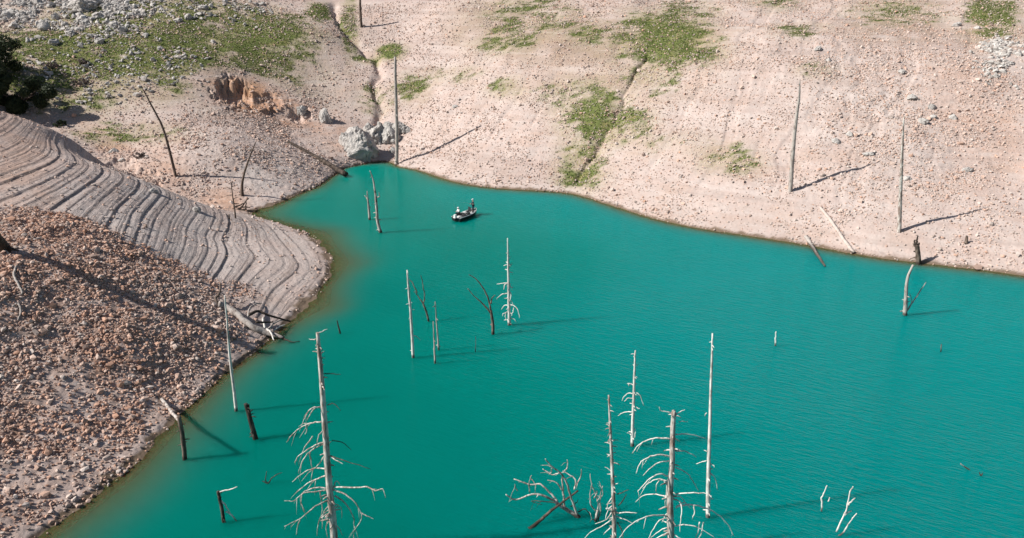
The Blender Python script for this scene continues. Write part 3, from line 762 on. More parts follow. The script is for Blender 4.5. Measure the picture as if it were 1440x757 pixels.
K.trunk(c3([(580,570),(580,530),(577,500),(568,440)]), (4.6, 3.8))
for L in [[(568,440),(555,380),(525,320),(490,275),(452,250)],[(563,452),(530,410),(490,375),(445,325)],[(568,405),(575,375),(592,360)],[(575,520),(566,515)]]: K.branch(c3(L), (3.0, 1.2), dy=.4)
cL = crop(480, 220, 1262 / 300)
t = DeadTree('dead_tree', (535, 327), 'thin leaning pale dead trunk standing in the cove, the taller of a pair', 'dead tree', M_BARKY, seed=10, group='pair of thin trunks in the cove')
t.trunk(cL([(232,452),(215,390),(208,300),(200,215),(186,130),(168,85)]), (5.0, 4.4, 3.6, 2.8, 1.8, 1.0), stubs=6, stub_len=(2, 3.5))
t.branch(cL([(212,245),(225,235),(222,215)]), (1.6, 1.0))
t = DeadTree('dead_tree', (519.5, 309), 'shorter pale dead trunk of the pair in the cove', 'dead tree', M_GREYWOOD, seed=11, group='pair of thin trunks in the cove')
t.trunk(cL([(168,376),(162,300),(156,255),(152,205)]), (3.6, 3.0, 2.0, 1.0), stubs=4, stub_len=(1.5, 3))
t.branch(cL([(158,262),(148,245),(138,232)]), (2.0, 1.2))
c4 = crop(180, 400, 873 / 300)
t = DeadTree('dead_pole', (332.5, 578), 'slim white leaning dead pole close to the scree shore', 'dead tree', M_PALE, seed=12, single=True)
t.trunk(c4([(443,517),(432,420),(415,280),(405,150),(395,45)]), (4.8, 4.2, 3.3, 2.4, 1.4), stubs=12, stub_len=(1.5, 3)); t.done()
t = DeadTree('broken_snag', (359, 617), 'short dark broken snag standing in the water off the scree shore', 'dead tree', M_DARKWOOD, seed=13, single=True)
t.trunk(c4([(522,632),(507,580),(492,522),(481,488)]), (7.6, 5.2), stubs=12, stub_len=(4, 7)); t.branch(c4([(492,522),(494,505),(494,490)]), (3.4, 2.2), dy=0); t.done()
t = DeadTree('broken_snag', (260, 646), 'snapped trunk at the scree shore with its grey top folded onto the bank', 'dead tree', M_BARKY, seed=14)
t.trunk(c4([(233,717),(227,650),(218,590),(208,540)]), (6.6, 6.4, 6.0, 5.4), stubs=8, stub_len=(3, 5), mat=M_SNAG)
_dy = hit(227, 563)[1] - t.y
t.branch(c4([(212,560),(190,535),(165,505),(138,470)]), (5.6, 6.8), dy=_dy, part='broken_top')
t.y += _dy; t.branch(c4([(140,474),(128,466),(120,460)]), (7.5, 4.5), dy=.3, part='broken_top', mat=M_DARKWOOD)
cQ = crop(0, 480, 1148 / 420)
t = DeadTree('broken_snag', (314.5, 734), 'small dark stub with bent white branches in the lower left water', 'dead tree', M_DARKWOOD, seed=15)
t.trunk(cQ([(860,693),(852,640),(838,577)]), (5.2, 4.4), stubs=8, stub_len=(2, 4))
for L in [[(840,580),(875,572),(912,560)],[(848,612),(868,632),(884,662)],[(868,655),(895,672),(918,708)]]: t.branch(cQ(L), (2.8, 1.8), mat=M_PALE, dy=.1)
t = DeadTree('drowned_twigs', (377, 680), 'few dark twigs poking from the water left of the tallest conifer', 'branch', M_DARKWOOD, seed=16, single=True)
for L in [[(1030,547),(1020,530),(1025,500)],[(1030,547),(1052,520),(1085,505)],[(1032,548),(1015,540),(1008,538)]]: t.branch(cQ(L), (2.0, 1.0), dy=.1)
t.done()
t = DeadTree('drowned_twigs', (478, 469), 'tiny dark stick in the water above the tallest conifer', 'branch', M_DARKWOOD, seed=17, single=True)
t.trunk([(478.5,469.5),(476,460),(474,451)], (2.6, 1.4)); t.done()
# T: toppled bare crown
c8 = crop(700, 630, 4.0)
T = DeadTree('drowned_tree', (813, 727), 'spreading bare crown of a drowned tree left of the spiky conifer', 'dead tree', M_BARKY, seed=18)
T.trunk(c8([(452,388),(400,355),(345,320),(320,300)]), (6.5, 5.5, 5.0, 4.5), bury=.5)
for L, w, m in [([(320,300),(270,275),(190,262),(100,290),(45,262)], (4.2, 2.0), M_BLEACH),([(335,300),(290,250),(240,205),(180,205),(90,175)], (3.8, 1.8), M_BARKY),([(375,345),(368,250),(362,165)], (3.4, 2.6), M_BLEACH),
             ([(450,388),(430,330),(400,240),(385,190),(350,140),(290,90),(268,62)], (4.0, 2.0), M_BARKY),([(362,240),(330,195),(280,182)], (2.4, 1.4), M_BLEACH),([(432,235),(436,180),(400,150),(365,130)], (2.6, 1.6), M_BLEACH),
             ([(375,130),(393,105),(390,65)], (2.2, 1.2), M_BLEACH),([(436,215),(465,165),(470,120)], (2.4, 1.2), M_BLEACH),([(345,140),(305,150),(252,118)], (2.2, 1.2), M_BARKY),([(180,250),(175,205),(188,155)], (2.0, 1.0), M_GREYWOOD),([(110,240),(98,220),(95,205)], (2.0, 1.0), M_GREYWOOD),
             ([(330,310),(250,300),(190,300),(250,320)], (1.6, .8), M_DARKWOOD),([(205,195),(185,170),(190,155)], (1.8, 1.0), M_BLEACH),([(290,150),(305,130),(300,115)], (1.4, .8), M_BARKY),([(450,360),(490,345),(520,380),(530,420)], (2.0, 1.2), M_DARKWOOD),([(410,330),(440,310),(452,290)], (1.6, .9), M_DARKWOOD)]:
    T.branch(c8(L), w, mat=m, twigs=2 if len(L) > 3 else 1, dy=T.rr.uniform(-.8, .8))
t = DeadTree('floating_log', (749, 743), 'dark log slanting up out of the water under the spreading bare crown', 'log', M_DARKWOOD, seed=19, single=True)
t.branch(c8([(180,458),(230,415),(300,355),(370,300),(452,240)]), (6.5, 3.4), dy=1.2); t.branch(c8([(172,455),(195,448),(215,458)]), (6, 5), dy=.2); t.done()
t = DeadTree('drowned_bush', (838, 733), 'thin upright bare stems between the spreading crown and spiky conifer', 'dead tree', M_BARKY, seed=20)
t.trunk(c8([(550,418),(556,385),(562,350)]), (4.4, 3.6), bury=.4)
for L in [[(562,350),(560,290),(530,210),(520,145)],[(565,410),(578,350),(575,290),(592,250),(570,190)],[(550,355),(525,320),(518,260),(530,200)],[(560,300),(575,270),(590,215)],[(545,280),(556,255),(552,240)],[(552,410),(530,400),(522,370)]]: t.branch(c8(L), (2.4, 1.1), twigs=2, dy=t.rr.uniform(-.4, .4))
cU = crop(1040, 240, 1262 / 400)
t = DeadTree('drowned_tree', (1272, 443), 'pale leaning dead tree with a side limb in the water off the far right shore', 'dead tree', M_GREYWOOD, seed=21)
t.trunk(cU([(733,640),(738,560),(745,480),(770,418)]), (6.0, 5.0, 4.0, 3.0), stubs=4, stub_len=(2, 4))
for L in [[(740,625),(768,585),(805,530),(828,495)],[(733,625),(722,624),(712,625)]]: t.branch(cU(L), (3.0, 1.4), dy=.3)
t.branch(cU([(760,600),(762,570),(755,545)]), (1.6, .8), dy=.1)
t = DeadTree('dead_stump', (1290, 371), 'thick dark broken stump on the far right shore', 'stump', M_SNAG, on='land', seed=22)
t.trunk(cU([(793,414),(792,372),(786,330)]), (7.5, 6.0), bury=.4, stubs=5, stub_len=(3, 5))
for L in [[(787,335),(786,310),(791,290)],[(786,345),(776,325),(778,308)],[(790,360),(772,358)],[(790,340),(797,320)]]: t.branch(cU(L), (4.0, 2.4), dy=.1, mat=M_DARKWOOD)
t = DeadTree('dead_stump', (1360, 342), 'small dark stump alone on the pale slope at far right', 'stump', M_SNAG, on='land', seed=23, single=True)
t.trunk(cU([(1005,322),(1007,308),(1009,290)]), (5.5, 3.0), bury=.3); t.branch(cU([(1003,322),(998,324)]), (3, 2), dy=-.2); t.done()
# poles on the slopes
for i, (b, path, w, lab, m) in enumerate([
    ((1111,269), [(1111,269),(1115,215),(1120,165),(1123.5,138),(1125,112)], (6.4, 5.4, 4.4, 3.4, 1.0), 'left one of two tall pale poles on the bare slope at right', M_GREYWOOD),
    ((1264,326), [(1264,326),(1266,280),(1268,225),(1271,163)], (6.0, 5.0, 4.0, 1.6), 'right one of two tall pale poles on the bare slope at right', M_BLEACH),
    ((558,232), [(558,233),(558,180),(556.5,130),(555.5,80)], (5.4, 5.0, 4.4, 3.2), 'tall straight pole at the water line beside the rock outcrop', M_GREYWOOD),
    ((508,38), [(508,38),(507,18),(505.5,-14)], (4.0, 2.8), 'dark pole high on the slope near the head of the gully', M_SNAG)]):
    t = DeadTree('dead_pole', b, lab, 'dead tree', m, on='land', seed=30 + i, single=True, group='bare poles on the slopes')
    t.trunk(path, w, bury=.6, stubs=5, stub_len=(1.5, 3), stub_from=.25); t.done()
t = DeadTree('dead_pole', (247, 248), 'thin dark pole leaning far left on the stony slope behind the spur', 'dead tree', M_SNAG, on='land', seed=36, single=True, group='bare poles on the slopes')
t.trunk([(247,248),(239,215),(229,180),(214,150),(200,124)], (4.0, 3.6, 3.0, 2.3, 1.3), bury=.5, stubs=5, stub_len=(2, 3.5)); t.done()
cS = crop(180, 110, 1211 / 320)
t = DeadTree('curved_snag', (341, 275), 'dark curved snag on a thick foot beside the inlet', 'dead tree', M_SNAG, on='land', seed=37, single=True)
t.trunk(cS([(608,625),(606,580),(615,520),(640,440),(680,340)]), (5.4, 4.0, 3.2, 2.4, 1.2), bury=.4, stubs=3, stub_len=(2, 3)); t.done()
t = DeadTree('dead_sapling', (331, 307), 'thin reddish dead sapling with short twigs at the inlet', 'dead tree', M_SNAG, on='land', seed=38, single=True)
t.trunk(cS([(573,748),(566,690),(556,620),(548,550)]), (2.6, 1.0), bury=.3, stubs=6, stub_len=(3, 8)); t.branch(cS([(568,668),(590,668)]), (1.8, 1.0), dy=.1); t.done()
t = DeadTree('dead_sapling', (322, 308), 'very short dead sapling stub left of the reddish one', 'dead tree', M_SNAG, on='land', seed=39, single=True)
t.trunk(cS([(540,752),(538,738),(537,725)]), (2.2, 1.4), bury=.2); t.done()
t = DeadTree('driftwood_brush', (346, 297), 'low tangle of dark driftwood brush at the tip of the inlet', 'driftwood', M_DARKWOOD, on='land', seed=40, single=True)
for L in [[(560,710),(600,690),(640,640)],[(580,700),(620,685),(650,690)],[(600,720),(625,700),(628,660)],[(560,685),(600,675),(630,655)],[(600,700),(650,705),(690,700)],[(630,725),(628,690)],[(580,725),(640,720),(700,706)]]: t.branch(cS(L), (3.0, 1.6), dy=.3)
t.done()

def log_on_ground(name, pts, w, label, cat, mat, seed, lift=.5, branches=(), group=None, single=False):
    """a log lying on the surface: each surveyed point sits on the ground (or water)"""
    rr2 = random.Random(seed)
    P = []
    for (u, v), wi in zip(pts, w):
        h = hit(u, v); px = (h[1] * CT + (H - h[2]) * ST) / F
        P.append((h + np.array([0, 0, wi * px * .5 * lift]), wi * px * .5))
    b = P[0][0]
    root = None if not branches else empty(name, tuple(b), label, cat, group)
    Q = densify([p - b for p, _ in P], 5, .03, rr2); R = np.interp(np.linspace(0, 1, len(Q)), np.linspace(0, 1, len(P)), [r for _, r in P])
    mb = MB(); mb.tube(Q, R, 9, .09, True, seed)
    for i in range(6):
        k = rr2.randrange(2, len(Q) - 2); dv = np.array([rr2.uniform(-1, 1), rr2.uniform(-1, 1), rr2.uniform(.1, .9)]); L = R[k] * rr2.uniform(1.6, 3)
        mb.tube([Q[k], Q[k] + dv * L], [R[k] * .35, R[k] * .15], 5)
    if root is None:
        return tag(mb.build(name, mat, None, tuple(b)), label, cat, group)
    mb.build('trunk', mat, root)
    for pth, bw, hs, m2 in branches:
        BP = []
        for (u, v), hh2 in zip(pth, hs):
            h = hit(u, v); BP.append(h + np.array([0, 0, hh2]) - b)
        px = .05
        Qb = densify(BP, 4, .03, rr2); mb = MB(); mb.tube(Qb, np.linspace(bw[0], bw[1], len(Qb)), 6, .1, True, seed); mb.build('branch', m2 or mat, root)
    return root
log_on_ground('fallen_log', [(1153,293),(1170,314),(1186,338),(1201,357)], (4.2, 4.6, 4.6, 5.4), 'long pale log lying down the bare slope to the far shore', 'log', M_SUNK, 51)
log_on_ground('fallen_log', [(1133,334),(1141,346),(1148,357),(1160,375)], (6.0, 5.4, 4.2, 2.4), 'tapered grey log sliding from the far shore into the water', 'log', M_GREYWOOD, 52)
log_on_ground('fallen_log', [(405,201),(425,212),(452,228),(487,249)], (3.0, 4.6, 6.0, 7.5), 'dark log lying down the stony slope into the cove', 'log', M_DARKWOOD, 53, lift=1.0)
cF = crop(290, 400, 1325 / 210)
log_on_ground('fallen_tree', cF([(110,205),(175,225),(260,275),(340,345),(430,410),(540,455),(690,490)]), (10, 9, 9.5, 9, 9, 9, 4), 'large grey fallen trunk with broken limbs at the tip of the scree shore', 'fallen tree', M_GREYWOOD, 54, lift=1.0, branches=[
    (cF([(380,330),(385,280),(430,215),(490,180)]), (.10, .05), (.5, .6, .4, .1), None), (cF([(390,330),(470,320),(560,345),(750,355)]), (.16, .08), (.7, .9, .8, .3), M_DARKWOOD), (cF([(540,450),(580,490),(605,525)]), (.12, .05), (.6, .7, .3), M_PALE),
    (cF([(560,440),(620,400),(690,360)]), (.1, .05), (.5, .7, .5), None), (cF([(600,450),(660,420),(700,395)]), (.08, .04), (.4, .5, .4), M_PALE), (cF([(530,440),(510,385),(520,360)]), (.1, .06), (.5, .8, .7), M_PALE), (cF([(120,200),(90,180),(130,150),(140,110)]), (.16, .08), (.3, .5, .9, 1.3), M_SNAG),
    (cF([(690,490),(760,520),(830,510)]), (.08, .03), (.1, .08, .02), M_SNAG), (cF([(450,420),(540,430),(600,405)]), (.12, .06), (.9, 1.0, .8), M_DARKWOOD)])
cR = crop(0, 300, 925 / 220)
log_on_ground('driftwood_limb', cR([(100,320),(85,380),(110,430),(135,485),(100,490)]), (2.6, 3.4, 3.2, 2.6, 1.5), 'pale crooked driftwood limb on the scree near the left edge', 'driftwood', M_GREYWOOD, 55, lift=2.2)
log_on_ground('driftwood_limb', cR([(75,560),(110,545),(125,590),(105,640)]), (1.8, 2.8, 2.8, 1.4), 'smaller grey driftwood limb below the crooked one', 'driftwood', M_GREYWOOD, 56, lift=2.0)
cM = crop(1040, 440, 955 / 400)
for i, (paths, b, m, lab) in enumerate([
    ([[(121,112),(121,85),(123,63)]], (1090.5,486.5), M_PALE, 'tiny pale stick upright in the open water right of the slim conifer'),
    ([[(675,132),(678,105)]], (1322.5,495), M_SNAG, 'faint dark stick in open water below the pale leaning tree'),
    ([[(775,530),(760,520),(742,506)]], (1364,661), M_GREYWOOD, 'short pale stick floating at the right of the lake'),
    ([[(810,548),(806,536)],[(812,548),(815,538)]], (1379,669.5), M_SNAG, 'dark twig ends beside the floating pale stick'),
    ([[(275,668),(277,640),(276,622),(285,600),(294,580)],[(297,634),(303,620)]], (1155,719), M_PALE, 'crooked white stick left of the forked white branch'),
    ([[(325,735),(350,680),(360,655),(372,600),(382,583)],[(364,645),(376,632),(388,622)],[(352,680),(362,672),(376,665)],[(328,752),(350,735),(365,710),(380,690),(393,673)]], (1177,753), M_PALE, 'forked white branch standing in the water at the lower right'),
    ]):
    t = DeadTree('drowned_branch', b, lab, 'branch', m, seed=70 + i, single=True)
    for L in paths: t.branch(cM([(a, c) for a, c in L]), (3.0 if len(L) > 2 else 2.0, 1.6), dy=.1)
    t.done()
t = DeadTree('drowned_branch', (668.5, 495), 'hair thin pale twig in the water left of the curved snag', 'branch', M_GREYWOOD, seed=80, single=True)
t.trunk(c3([(486,663),(487,640),(488,580)]), (1.3, .7)); t.done()

print('giant base', hit(8,352), hit(0,345), hit(200,300))
# giant trunk at the left edge whose shadow crosses the scree
t = DeadTree('dead_tree', (8, 352), 'thick dark trunk cut by the left edge, casting the long shadow over the scree', 'dead tree', M_DARKWOOD, on='land', seed=90)
Q = [np.array([-.22, -.50, 1.0]) * q + np.array([.25 * math.sin(q * .5), 0, 0]) for q in (-.8, 0, 1.5, 3, 5, 7, 9, 11.5)]
mb = MB(); mb.tube(densify(Q, 4, .03, t.rr), np.linspace(.50, .30, 4 * 7 + 1), 12, .06, True, 90)
for q in (4.5, 6, 7.2, 8.5, 9.6, 10.4): mb.tube([np.array([-.22, -.50, 1.0]) * q, np.array([-.22, -.50, 1.0]) * q + np.array([t.rr.uniform(-1, .3), t.rr.uniform(-1, 1), t.rr.uniform(-.2, .4)])], [.09, .03], 6)
mb.build('trunk', M_DARKWOOD, t.root)
t.branch([(8,345),(16,350),(26,353)], (7, 2), dy=-.6, part='root'); t.branch([(4,345),(10,356),(22,365)], (6, 2), dy=-1.0, part='root', mat=M_BLEACH)

exec_later = []
# ------------------------------------------------------------------ leafy trees and shrubs at the left edge
M_OAK = mat_leaf('evergreen_oak_leaves', (.018, .030, .014), (.055, .075, .030))
M_TWIG = mat_leaf('dry_shrub_twigs', (.12, .095, .09), (.26, .21, .19))
def crown_mesh(name, cen, rad, n, size, mat, parent, seed, clumps=26):
    r2 = np.random.default_rng(seed)
    d = r2.normal(size=(clumps, 3)); d /= np.linalg.norm(d, axis=1)[:, None]
    cc = d * (r2.uniform(.3, .95, clumps) ** .6)[:, None] * np.array(rad) + np.array(cen)
    cr = r2.uniform(.22, .42, clumps) * min(rad)
    k = r2.integers(0, clumps, n); v = r2.normal(size=(n, 3)); v /= np.linalg.norm(v, axis=1)[:, None]
    p = cc[k] + v * (cr[k] * r2.uniform(.5, 1.05, n) ** .5)[:, None]
    a = r2.normal(size=(n, 3)); a /= np.linalg.norm(a, axis=1)[:, None]; b = np.cross(a, v); b /= np.linalg.norm(b, axis=1)[:, None] + 1e-9
    s = (size * r2.uniform(.6, 1.4, n))[:, None]
    V = np.stack([p - a * s, p + b * s * .6, p + a * s, p - b * s * .6], 1).reshape(-1, 3)
    return link_mesh(name, np_mesh(name, V, np.arange(n * 4).reshape(-1, 4), mat, False, dict(tone=np.repeat(r2.uniform(0, 1, n), 4))), parent)
def leafy(name, u, v, cen, rad, n, size, mat, label, cat, seed, trunk=True):
    p = hit(u, v) if not isinstance(u, tuple) else np.array(u)
    r = empty(name, tuple(p), label, cat)
    crown_mesh('crown' if trunk else 'foliage', cen, rad, n, size, mat, r, seed)
    r3 = random.Random(seed)
    if trunk:
        mb = MB(); mb.tube([(0, 0, -.5), (.1, 0, cen[2] * .4), (cen[0] * .6, cen[1] * .6, cen[2] * .8), cen], [.32, .26, .18, .08], 9, .06)
        for k in range(6):
            an = k * 1.05; mb.tube([(cen[0] * .3, cen[1] * .3, cen[2] * .5), (cen[0] * .6 + math.cos(an) * rad[0] * .4, cen[1] * .6 + math.sin(an) * rad[1] * .4, cen[2] * .95), (cen[0] + math.cos(an) * rad[0] * .75, cen[1] + math.sin(an) * rad[1] * .75, cen[2] + r3.uniform(-.1, .5) * rad[2])], [.14, .09, .03], 6, .08)
        mb.build('trunk', M_SNAG, r)
    else:
        mb = MB()
        for k in range(9):
            an = k * .7; mb.tube([(0, 0, -.1), (math.cos(an) * rad[0] * .8, math.sin(an) * rad[1] * .8, cen[2] * 1.3)], [.03, .01], 5)
        mb.build('stems', M_SNAG, r)
    return r
leafy('evergreen_oak', 4, 108, (0, 0, 3.4), (5.0, 4.4, 3.3), 9000, .17, M_OAK, 'dark evergreen oak at the left edge of the grassy hillside', 'tree', 301)
leafy('evergreen_oak', 32, 156, (0, 0, 3.0), (7.6, 5.0, 2.9), 24000, .18, M_OAK, 'dark evergreen oak lower on the bank, just above the terraced spur', 'tree', 302)
leafy('evergreen_oak', -34, 146, (0, 0, 5.0), (5.6, 4.8, 4.2), 15000, .19, M_OAK, 'tall evergreen oak mostly cut off by the left edge, shading the bank', 'tree', 308)
leafy('grey_shrub', 118, 90, (0, 0, .5), (1.1, 1.0, .6), 900, .10, M_TWIG, 'grey leafless shrub in the grass right of the dark oak', 'shrub', 303, False)
leafy('grey_shrub', 115, 119, (0, 0, .5), (1.3, 1.0, .6), 900, .10, M_TWIG, 'purplish grey shrub at the lower edge of the grass', 'shrub', 304, False)
leafy('grey_shrub', 74, 96, (0, 0, .5), (1.2, 1.0, .5), 900, .10, M_TWIG, 'brownish low shrub beside the oak shadow', 'shrub', 305, False)
leafy('grey_shrub', 85, 178, (0, 0, .5), (1.0, .9, .55), 900, .10, M_OAK, 'dark low shrub on the bank above the terraced spur', 'shrub', 306, False)
leafy('grey_shrub', 196, 222, (0, 0, .4), (.9, .8, .4), 700, .09, M_TWIG, 'thin grey shrub on the bank behind the terraces', 'shrub', 307, False)

# ------------------------------------------------------------------ boat and anglers
M_HULL = mat_simple('black_hull_paint', (.016, .018, .022), .3, .5)
M_DECK = mat_simple('grey_deck_carpet', (.42, .42, .41), .9, .1, .25, 3)
M_TRIM = mat_simple('pale_gunwale_paint', (.66, .67, .66), .35, .5, .05)
M_METAL = mat_simple('brushed_metal', (.45, .46, .47), .35, .5, .1, 10, .6)
M_SKIN = mat_simple('skin', (.50, .30, .21), .55, .4, .06)
M_WHITE = mat_simple('white_cotton', (.72, .73, .74), .85, .2, .05)
M_NAVY = mat_simple('navy_cloth', (.022, .032, .055), .85, .2, .2)
M_BLACKCLOTH = mat_simple('black_cloth', (.02, .02, .023), .85, .2, .2)
M_DARKSEAT = mat_simple('dark_vinyl', (.03, .03, .034), .5, .4, .1)
M_SHOE = mat_simple('shoe_rubber', (.25, .25, .25), .8, .2, .1)
bc = at_z(655.5, 305.5)
BANG = math.radians(57)
LB, BB = 4.5, 1.75
boat = empty('fishing_boat', (bc[0], bc[1], 0), 'small black bass boat with pale deck carrying two anglers', 'boat'); boat.rotation_euler = (0, 0, BANG)
def hw(s):
    f = (s + LB / 2) / LB
    return BB / 2 * (np.interp(f, [0, .1, .45, .7, .88, 1.0], [.86, .93, 1.0, .9, .58, .16]))
NS = 22; prof = []
mb = MB(); mb.m = 0
rows = []
for i in range(NS):
    s_ = -LB / 2 + LB * i / (NS - 1); w = float(hw(s_)); f = i / (NS - 1)
    sheer = .46 + .16 * max(0, f - .55) / .45; keel = -.22 + .34 * max(0, (f - .72) / .28) ** 1.5; chine = -.02 + .24 * max(0, (f - .6) / .4)
    fl = .42 if f > .60 else (.16 if .16 < f < .60 else .40)
    fl = min(fl, sheer - .05)
    half = [(0, keel), (w * .8, chine), (w, sheer), (w - .075, sheer + .012), (max(w - .11, .02), fl), (0, fl)]
    rows.append([(s_, -a, b) for a, b in half[::-1]][1:] + [(s_, a, b) for a, b in half][1:])
m_ = len(rows[0]); V = [p for r in rows for p in r]
# profile order: port floor edge ... keel ... starboard floor edge
def strip(j0, j1, name, mat, parent=boat):
    F_ = [(i * m_ + j, (i + 1) * m_ + j, (i + 1) * m_ + j + 1, i * m_ + j + 1) for i in range(NS - 1) for j in range(j0, j1)]
    q = MB(); q.add(V, F_)
    if name == 'hull':
        q.add([rows[0][j] for j in range(m_)], [tuple(range(m_))]); q.add([rows[-1][j] for j in range(m_)], [tuple(range(m_))[::-1]])
    return q.build(name, mat, parent, None, False)
hull = strip(2 - 0, 6, 'hull', M_HULL)
# inner faces: gunwale rim, liner and deck
q = MB()
for i in range(NS - 1):
    for r0, r1 in (((i, 0), (i, m_ - 1)),):
        a, b = rows[i], rows[i + 1]
        q.add([a[0], b[0], b[-1], a[-1]], [(0, 1, 2, 3)])
        q.add([a[0], b[0], b[1], a[1]], [(0, 1, 2, 3)]); q.add([a[-1], b[-1], b[-2], a[-2]], [(0, 1, 2, 3)])
q.build('deck', M_DECK, boat, None, False)
q = MB()
for sgn in (-1, 1):
    pts = [(rows[i][1 if sgn < 0 else -2][0], sgn * (hw(rows[i][0][0]) - .04), rows[i][1][2] + .02) for i in range(NS)]
    q.tube(pts, [.05] * NS, 6)
q.build('gunwale', M_TRIM, boat)
q = MB(); q.box((-.25, -.45, .48), (.55, .6, .62), 0, .8); q.box((-.12, -.45, .85), (.04, .5, .18)); cons = q.build('console', M_DARKSEAT, boat, None, False)
q = MB(); ring = [(-.58, -.45 + .16 * math.cos(a), .72 + .16 * math.sin(a)) for a in np.linspace(0, 6.283, 13)]; q.tube(ring, [.02] * 13, 5); q.build('steering_wheel', M_METAL, cons)
for (sx, sy, sz) in ((-1.0, -.42, .16), (-1.0, .42, .16), (1.0, .0, .42)):
    q = MB(); q.tube([(sx, sy, sz), (sx, sy, sz + .3)], [.05, .05], 8); q.box((sx, sy, sz + .34), (.45, .45, .1)); q.box((sx - .22, sy, sz + .6), (.09, .43, .45), 0, .85)
    q.build('seat', M_DARKSEAT, boat, None, False)
for (sx, sy) in ((.35, .55), (.35, -.5), (-1.65, 0)):
    q = MB(); q.box((sx, sy, .5 if sx > -1 else .47), (.55, .42, .12), 0, .95); q.build('hatch', M_TRIM, boat, None, False)
q = MB(); q.box((-2.44, 0, .72), (.42, .36, .44), 0, .7); mot = q.build('outboard_motor', M_TRIM, boat, None, False)
q = MB(); q.box((-2.44, 0, .15), (.18, .12, .75)); q.box((-2.48, 0, -.28), (.36, .1, .14)); q.build('lower_unit', M_HULL, mot, None, False)
q = MB(); q.tube([(2.15, .16, .65), (1.6, .38, .75), (1.35, .44, .72)], [.04, .035, .035], 6); q.box((2.27, .12, .66), (.3, .13, .14)); q.build('trolling_motor', M_METAL, boat, None, False)

def skin_obj(name, verts, edges, radii, mat, parent, sub=2):
    me = bpy.data.meshes.new(name); me.from_pydata(verts, edges, [])
    o = link_mesh(name, me, parent); me.materials.append(mat)
    o.modifiers.new('skin', 'SKIN')
    for i, r in enumerate(radii):
        sv = me.skin_vertices[0].data[i]; sv.radius = (r, r) if not hasattr(r, '__len__') else r
        sv.use_root = i == 0
    o.modifiers['skin'].use_smooth_shade = True
    s_ = o.modifiers.new('subdivision', 'SUBSURF'); s_.levels = sub; s_.render_levels = sub
    return o
def person(loc, rz, pose, shirt_m, trouser_m, label):
    root = empty('person', loc, label, 'person'); root.rotation_euler = (0, 0, rz)
    J = pose
    names = ['pelvis', 'belly', 'chest', 'neck', 'head0', 'head1', 'shL', 'elL', 'wrL', 'haL', 'shR', 'elR', 'wrR', 'haR', 'hipL', 'knL', 'anL', 'toL', 'hipR', 'knR', 'anR', 'toR']
    rad = dict(pelvis=.13, belly=.125, chest=.14, neck=.055, head0=.085, head1=.088, shL=.062, elL=.045, wrL=.03, haL=.034, shR=.062, elR=.045, wrR=.03, haR=.034, hipL=.085, knL=.06, anL=.042, toL=.04, hipR=.085, knR=.06, anR=.042, toR=.04)
    E = [('pelvis', 'belly'), ('belly', 'chest'), ('chest', 'neck'), ('neck', 'head0'), ('head0', 'head1')]
    for s_ in 'LR': E += [('chest', 'sh' + s_), ('sh' + s_, 'el' + s_), ('el' + s_, 'wr' + s_), ('wr' + s_, 'ha' + s_), ('pelvis', 'hip' + s_), ('hip' + s_, 'kn' + s_), ('kn' + s_, 'an' + s_), ('an' + s_, 'to' + s_)]
    V = [J[k] for k in names]; ED = [(names.index(a), names.index(b)) for a, b in E]; R = [rad[k] for k in names]
    # nose and the five fingers of each hand, curled round the rod
    h = np.array(J['head0']); V.append(tuple(h + np.array([.115, 0, -.005]))); R.append(.018); ED.append((names.index('head0'), len(V) - 1))
    for s_ in 'LR':
        hd = np.array(J['ha' + s_]); fw = hd - np.array(J['wr' + s_]); fw /= np.linalg.norm(fw) + 1e-9
        side = np.cross(fw, (0, 0, 1)); side /= np.linalg.norm(side) + 1e-9
        for k_, (o_, L_) in enumerate(((-.03, .065), (-.011, .078), (.011, .074), (.03, .058))):
            a = hd + side * o_ + fw * L_ * .55; b = a + np.array([0, 0, -.035]) - fw * .008
            V += [tuple(a), tuple(b)]; R += [.0095, .0085]; ED += [(names.index('ha' + s_), len(V) - 2), (len(V) - 2, len(V) - 1)]
        a = hd + side * .045 - fw * .01; b = a + fw * .03 + np.array([0, 0, -.02])
        V += [tuple(a), tuple(b)]; R += [.011, .0095]; ED += [(names.index('ha' + s_), len(V) - 2), (len(V) - 2, len(V) - 1)]
    skin_obj('body', V, ED, R, M_SKIN, root)
    def cloth(name, ks, es, grow, mat):
        v = [J[k] for k in ks]; e = [(ks.index(a), ks.index(b)) for a, b in es]
        return skin_obj(name, v, e, [rad[k] * grow + .012 for k in ks], mat, root)
    cloth('shirt', ['belly', 'chest', 'shL', 'elL', 'wrL', 'shR', 'elR', 'wrR'], [('belly', 'chest'), ('chest', 'shL'), ('shL', 'elL'), ('elL', 'wrL'), ('chest', 'shR'), ('shR', 'elR'), ('elR', 'wrR')], 1.14, shirt_m)
    cloth('trousers', ['pelvis', 'hipL', 'knL', 'anL', 'hipR', 'knR', 'anR'], [('pelvis', 'hipL'), ('hipL', 'knL'), ('knL', 'anL'), ('pelvis', 'hipR'), ('hipR', 'knR'), ('knR', 'anR')], 1.14, trouser_m)
    for s_ in 'LR':
        a, b = np.array(J['an' + s_]), np.array(J['to' + s_])
        q = MB(); q.ball(tuple((a + b) / 2 + np.array([0, 0, -.02])), (.14, .055, .05)); q.build('shoe', M_SHOE, root)
    hc = np.array(J['head1'])
    q = MB(); q.ball(tuple(hc + np.array([0, 0, .03])), (.125, .115, .085)); q.ball(tuple(hc + np.array([.09, 0, .0])), (.13, .10, .015)); q.build('cap', M_WHITE, root)
    return root
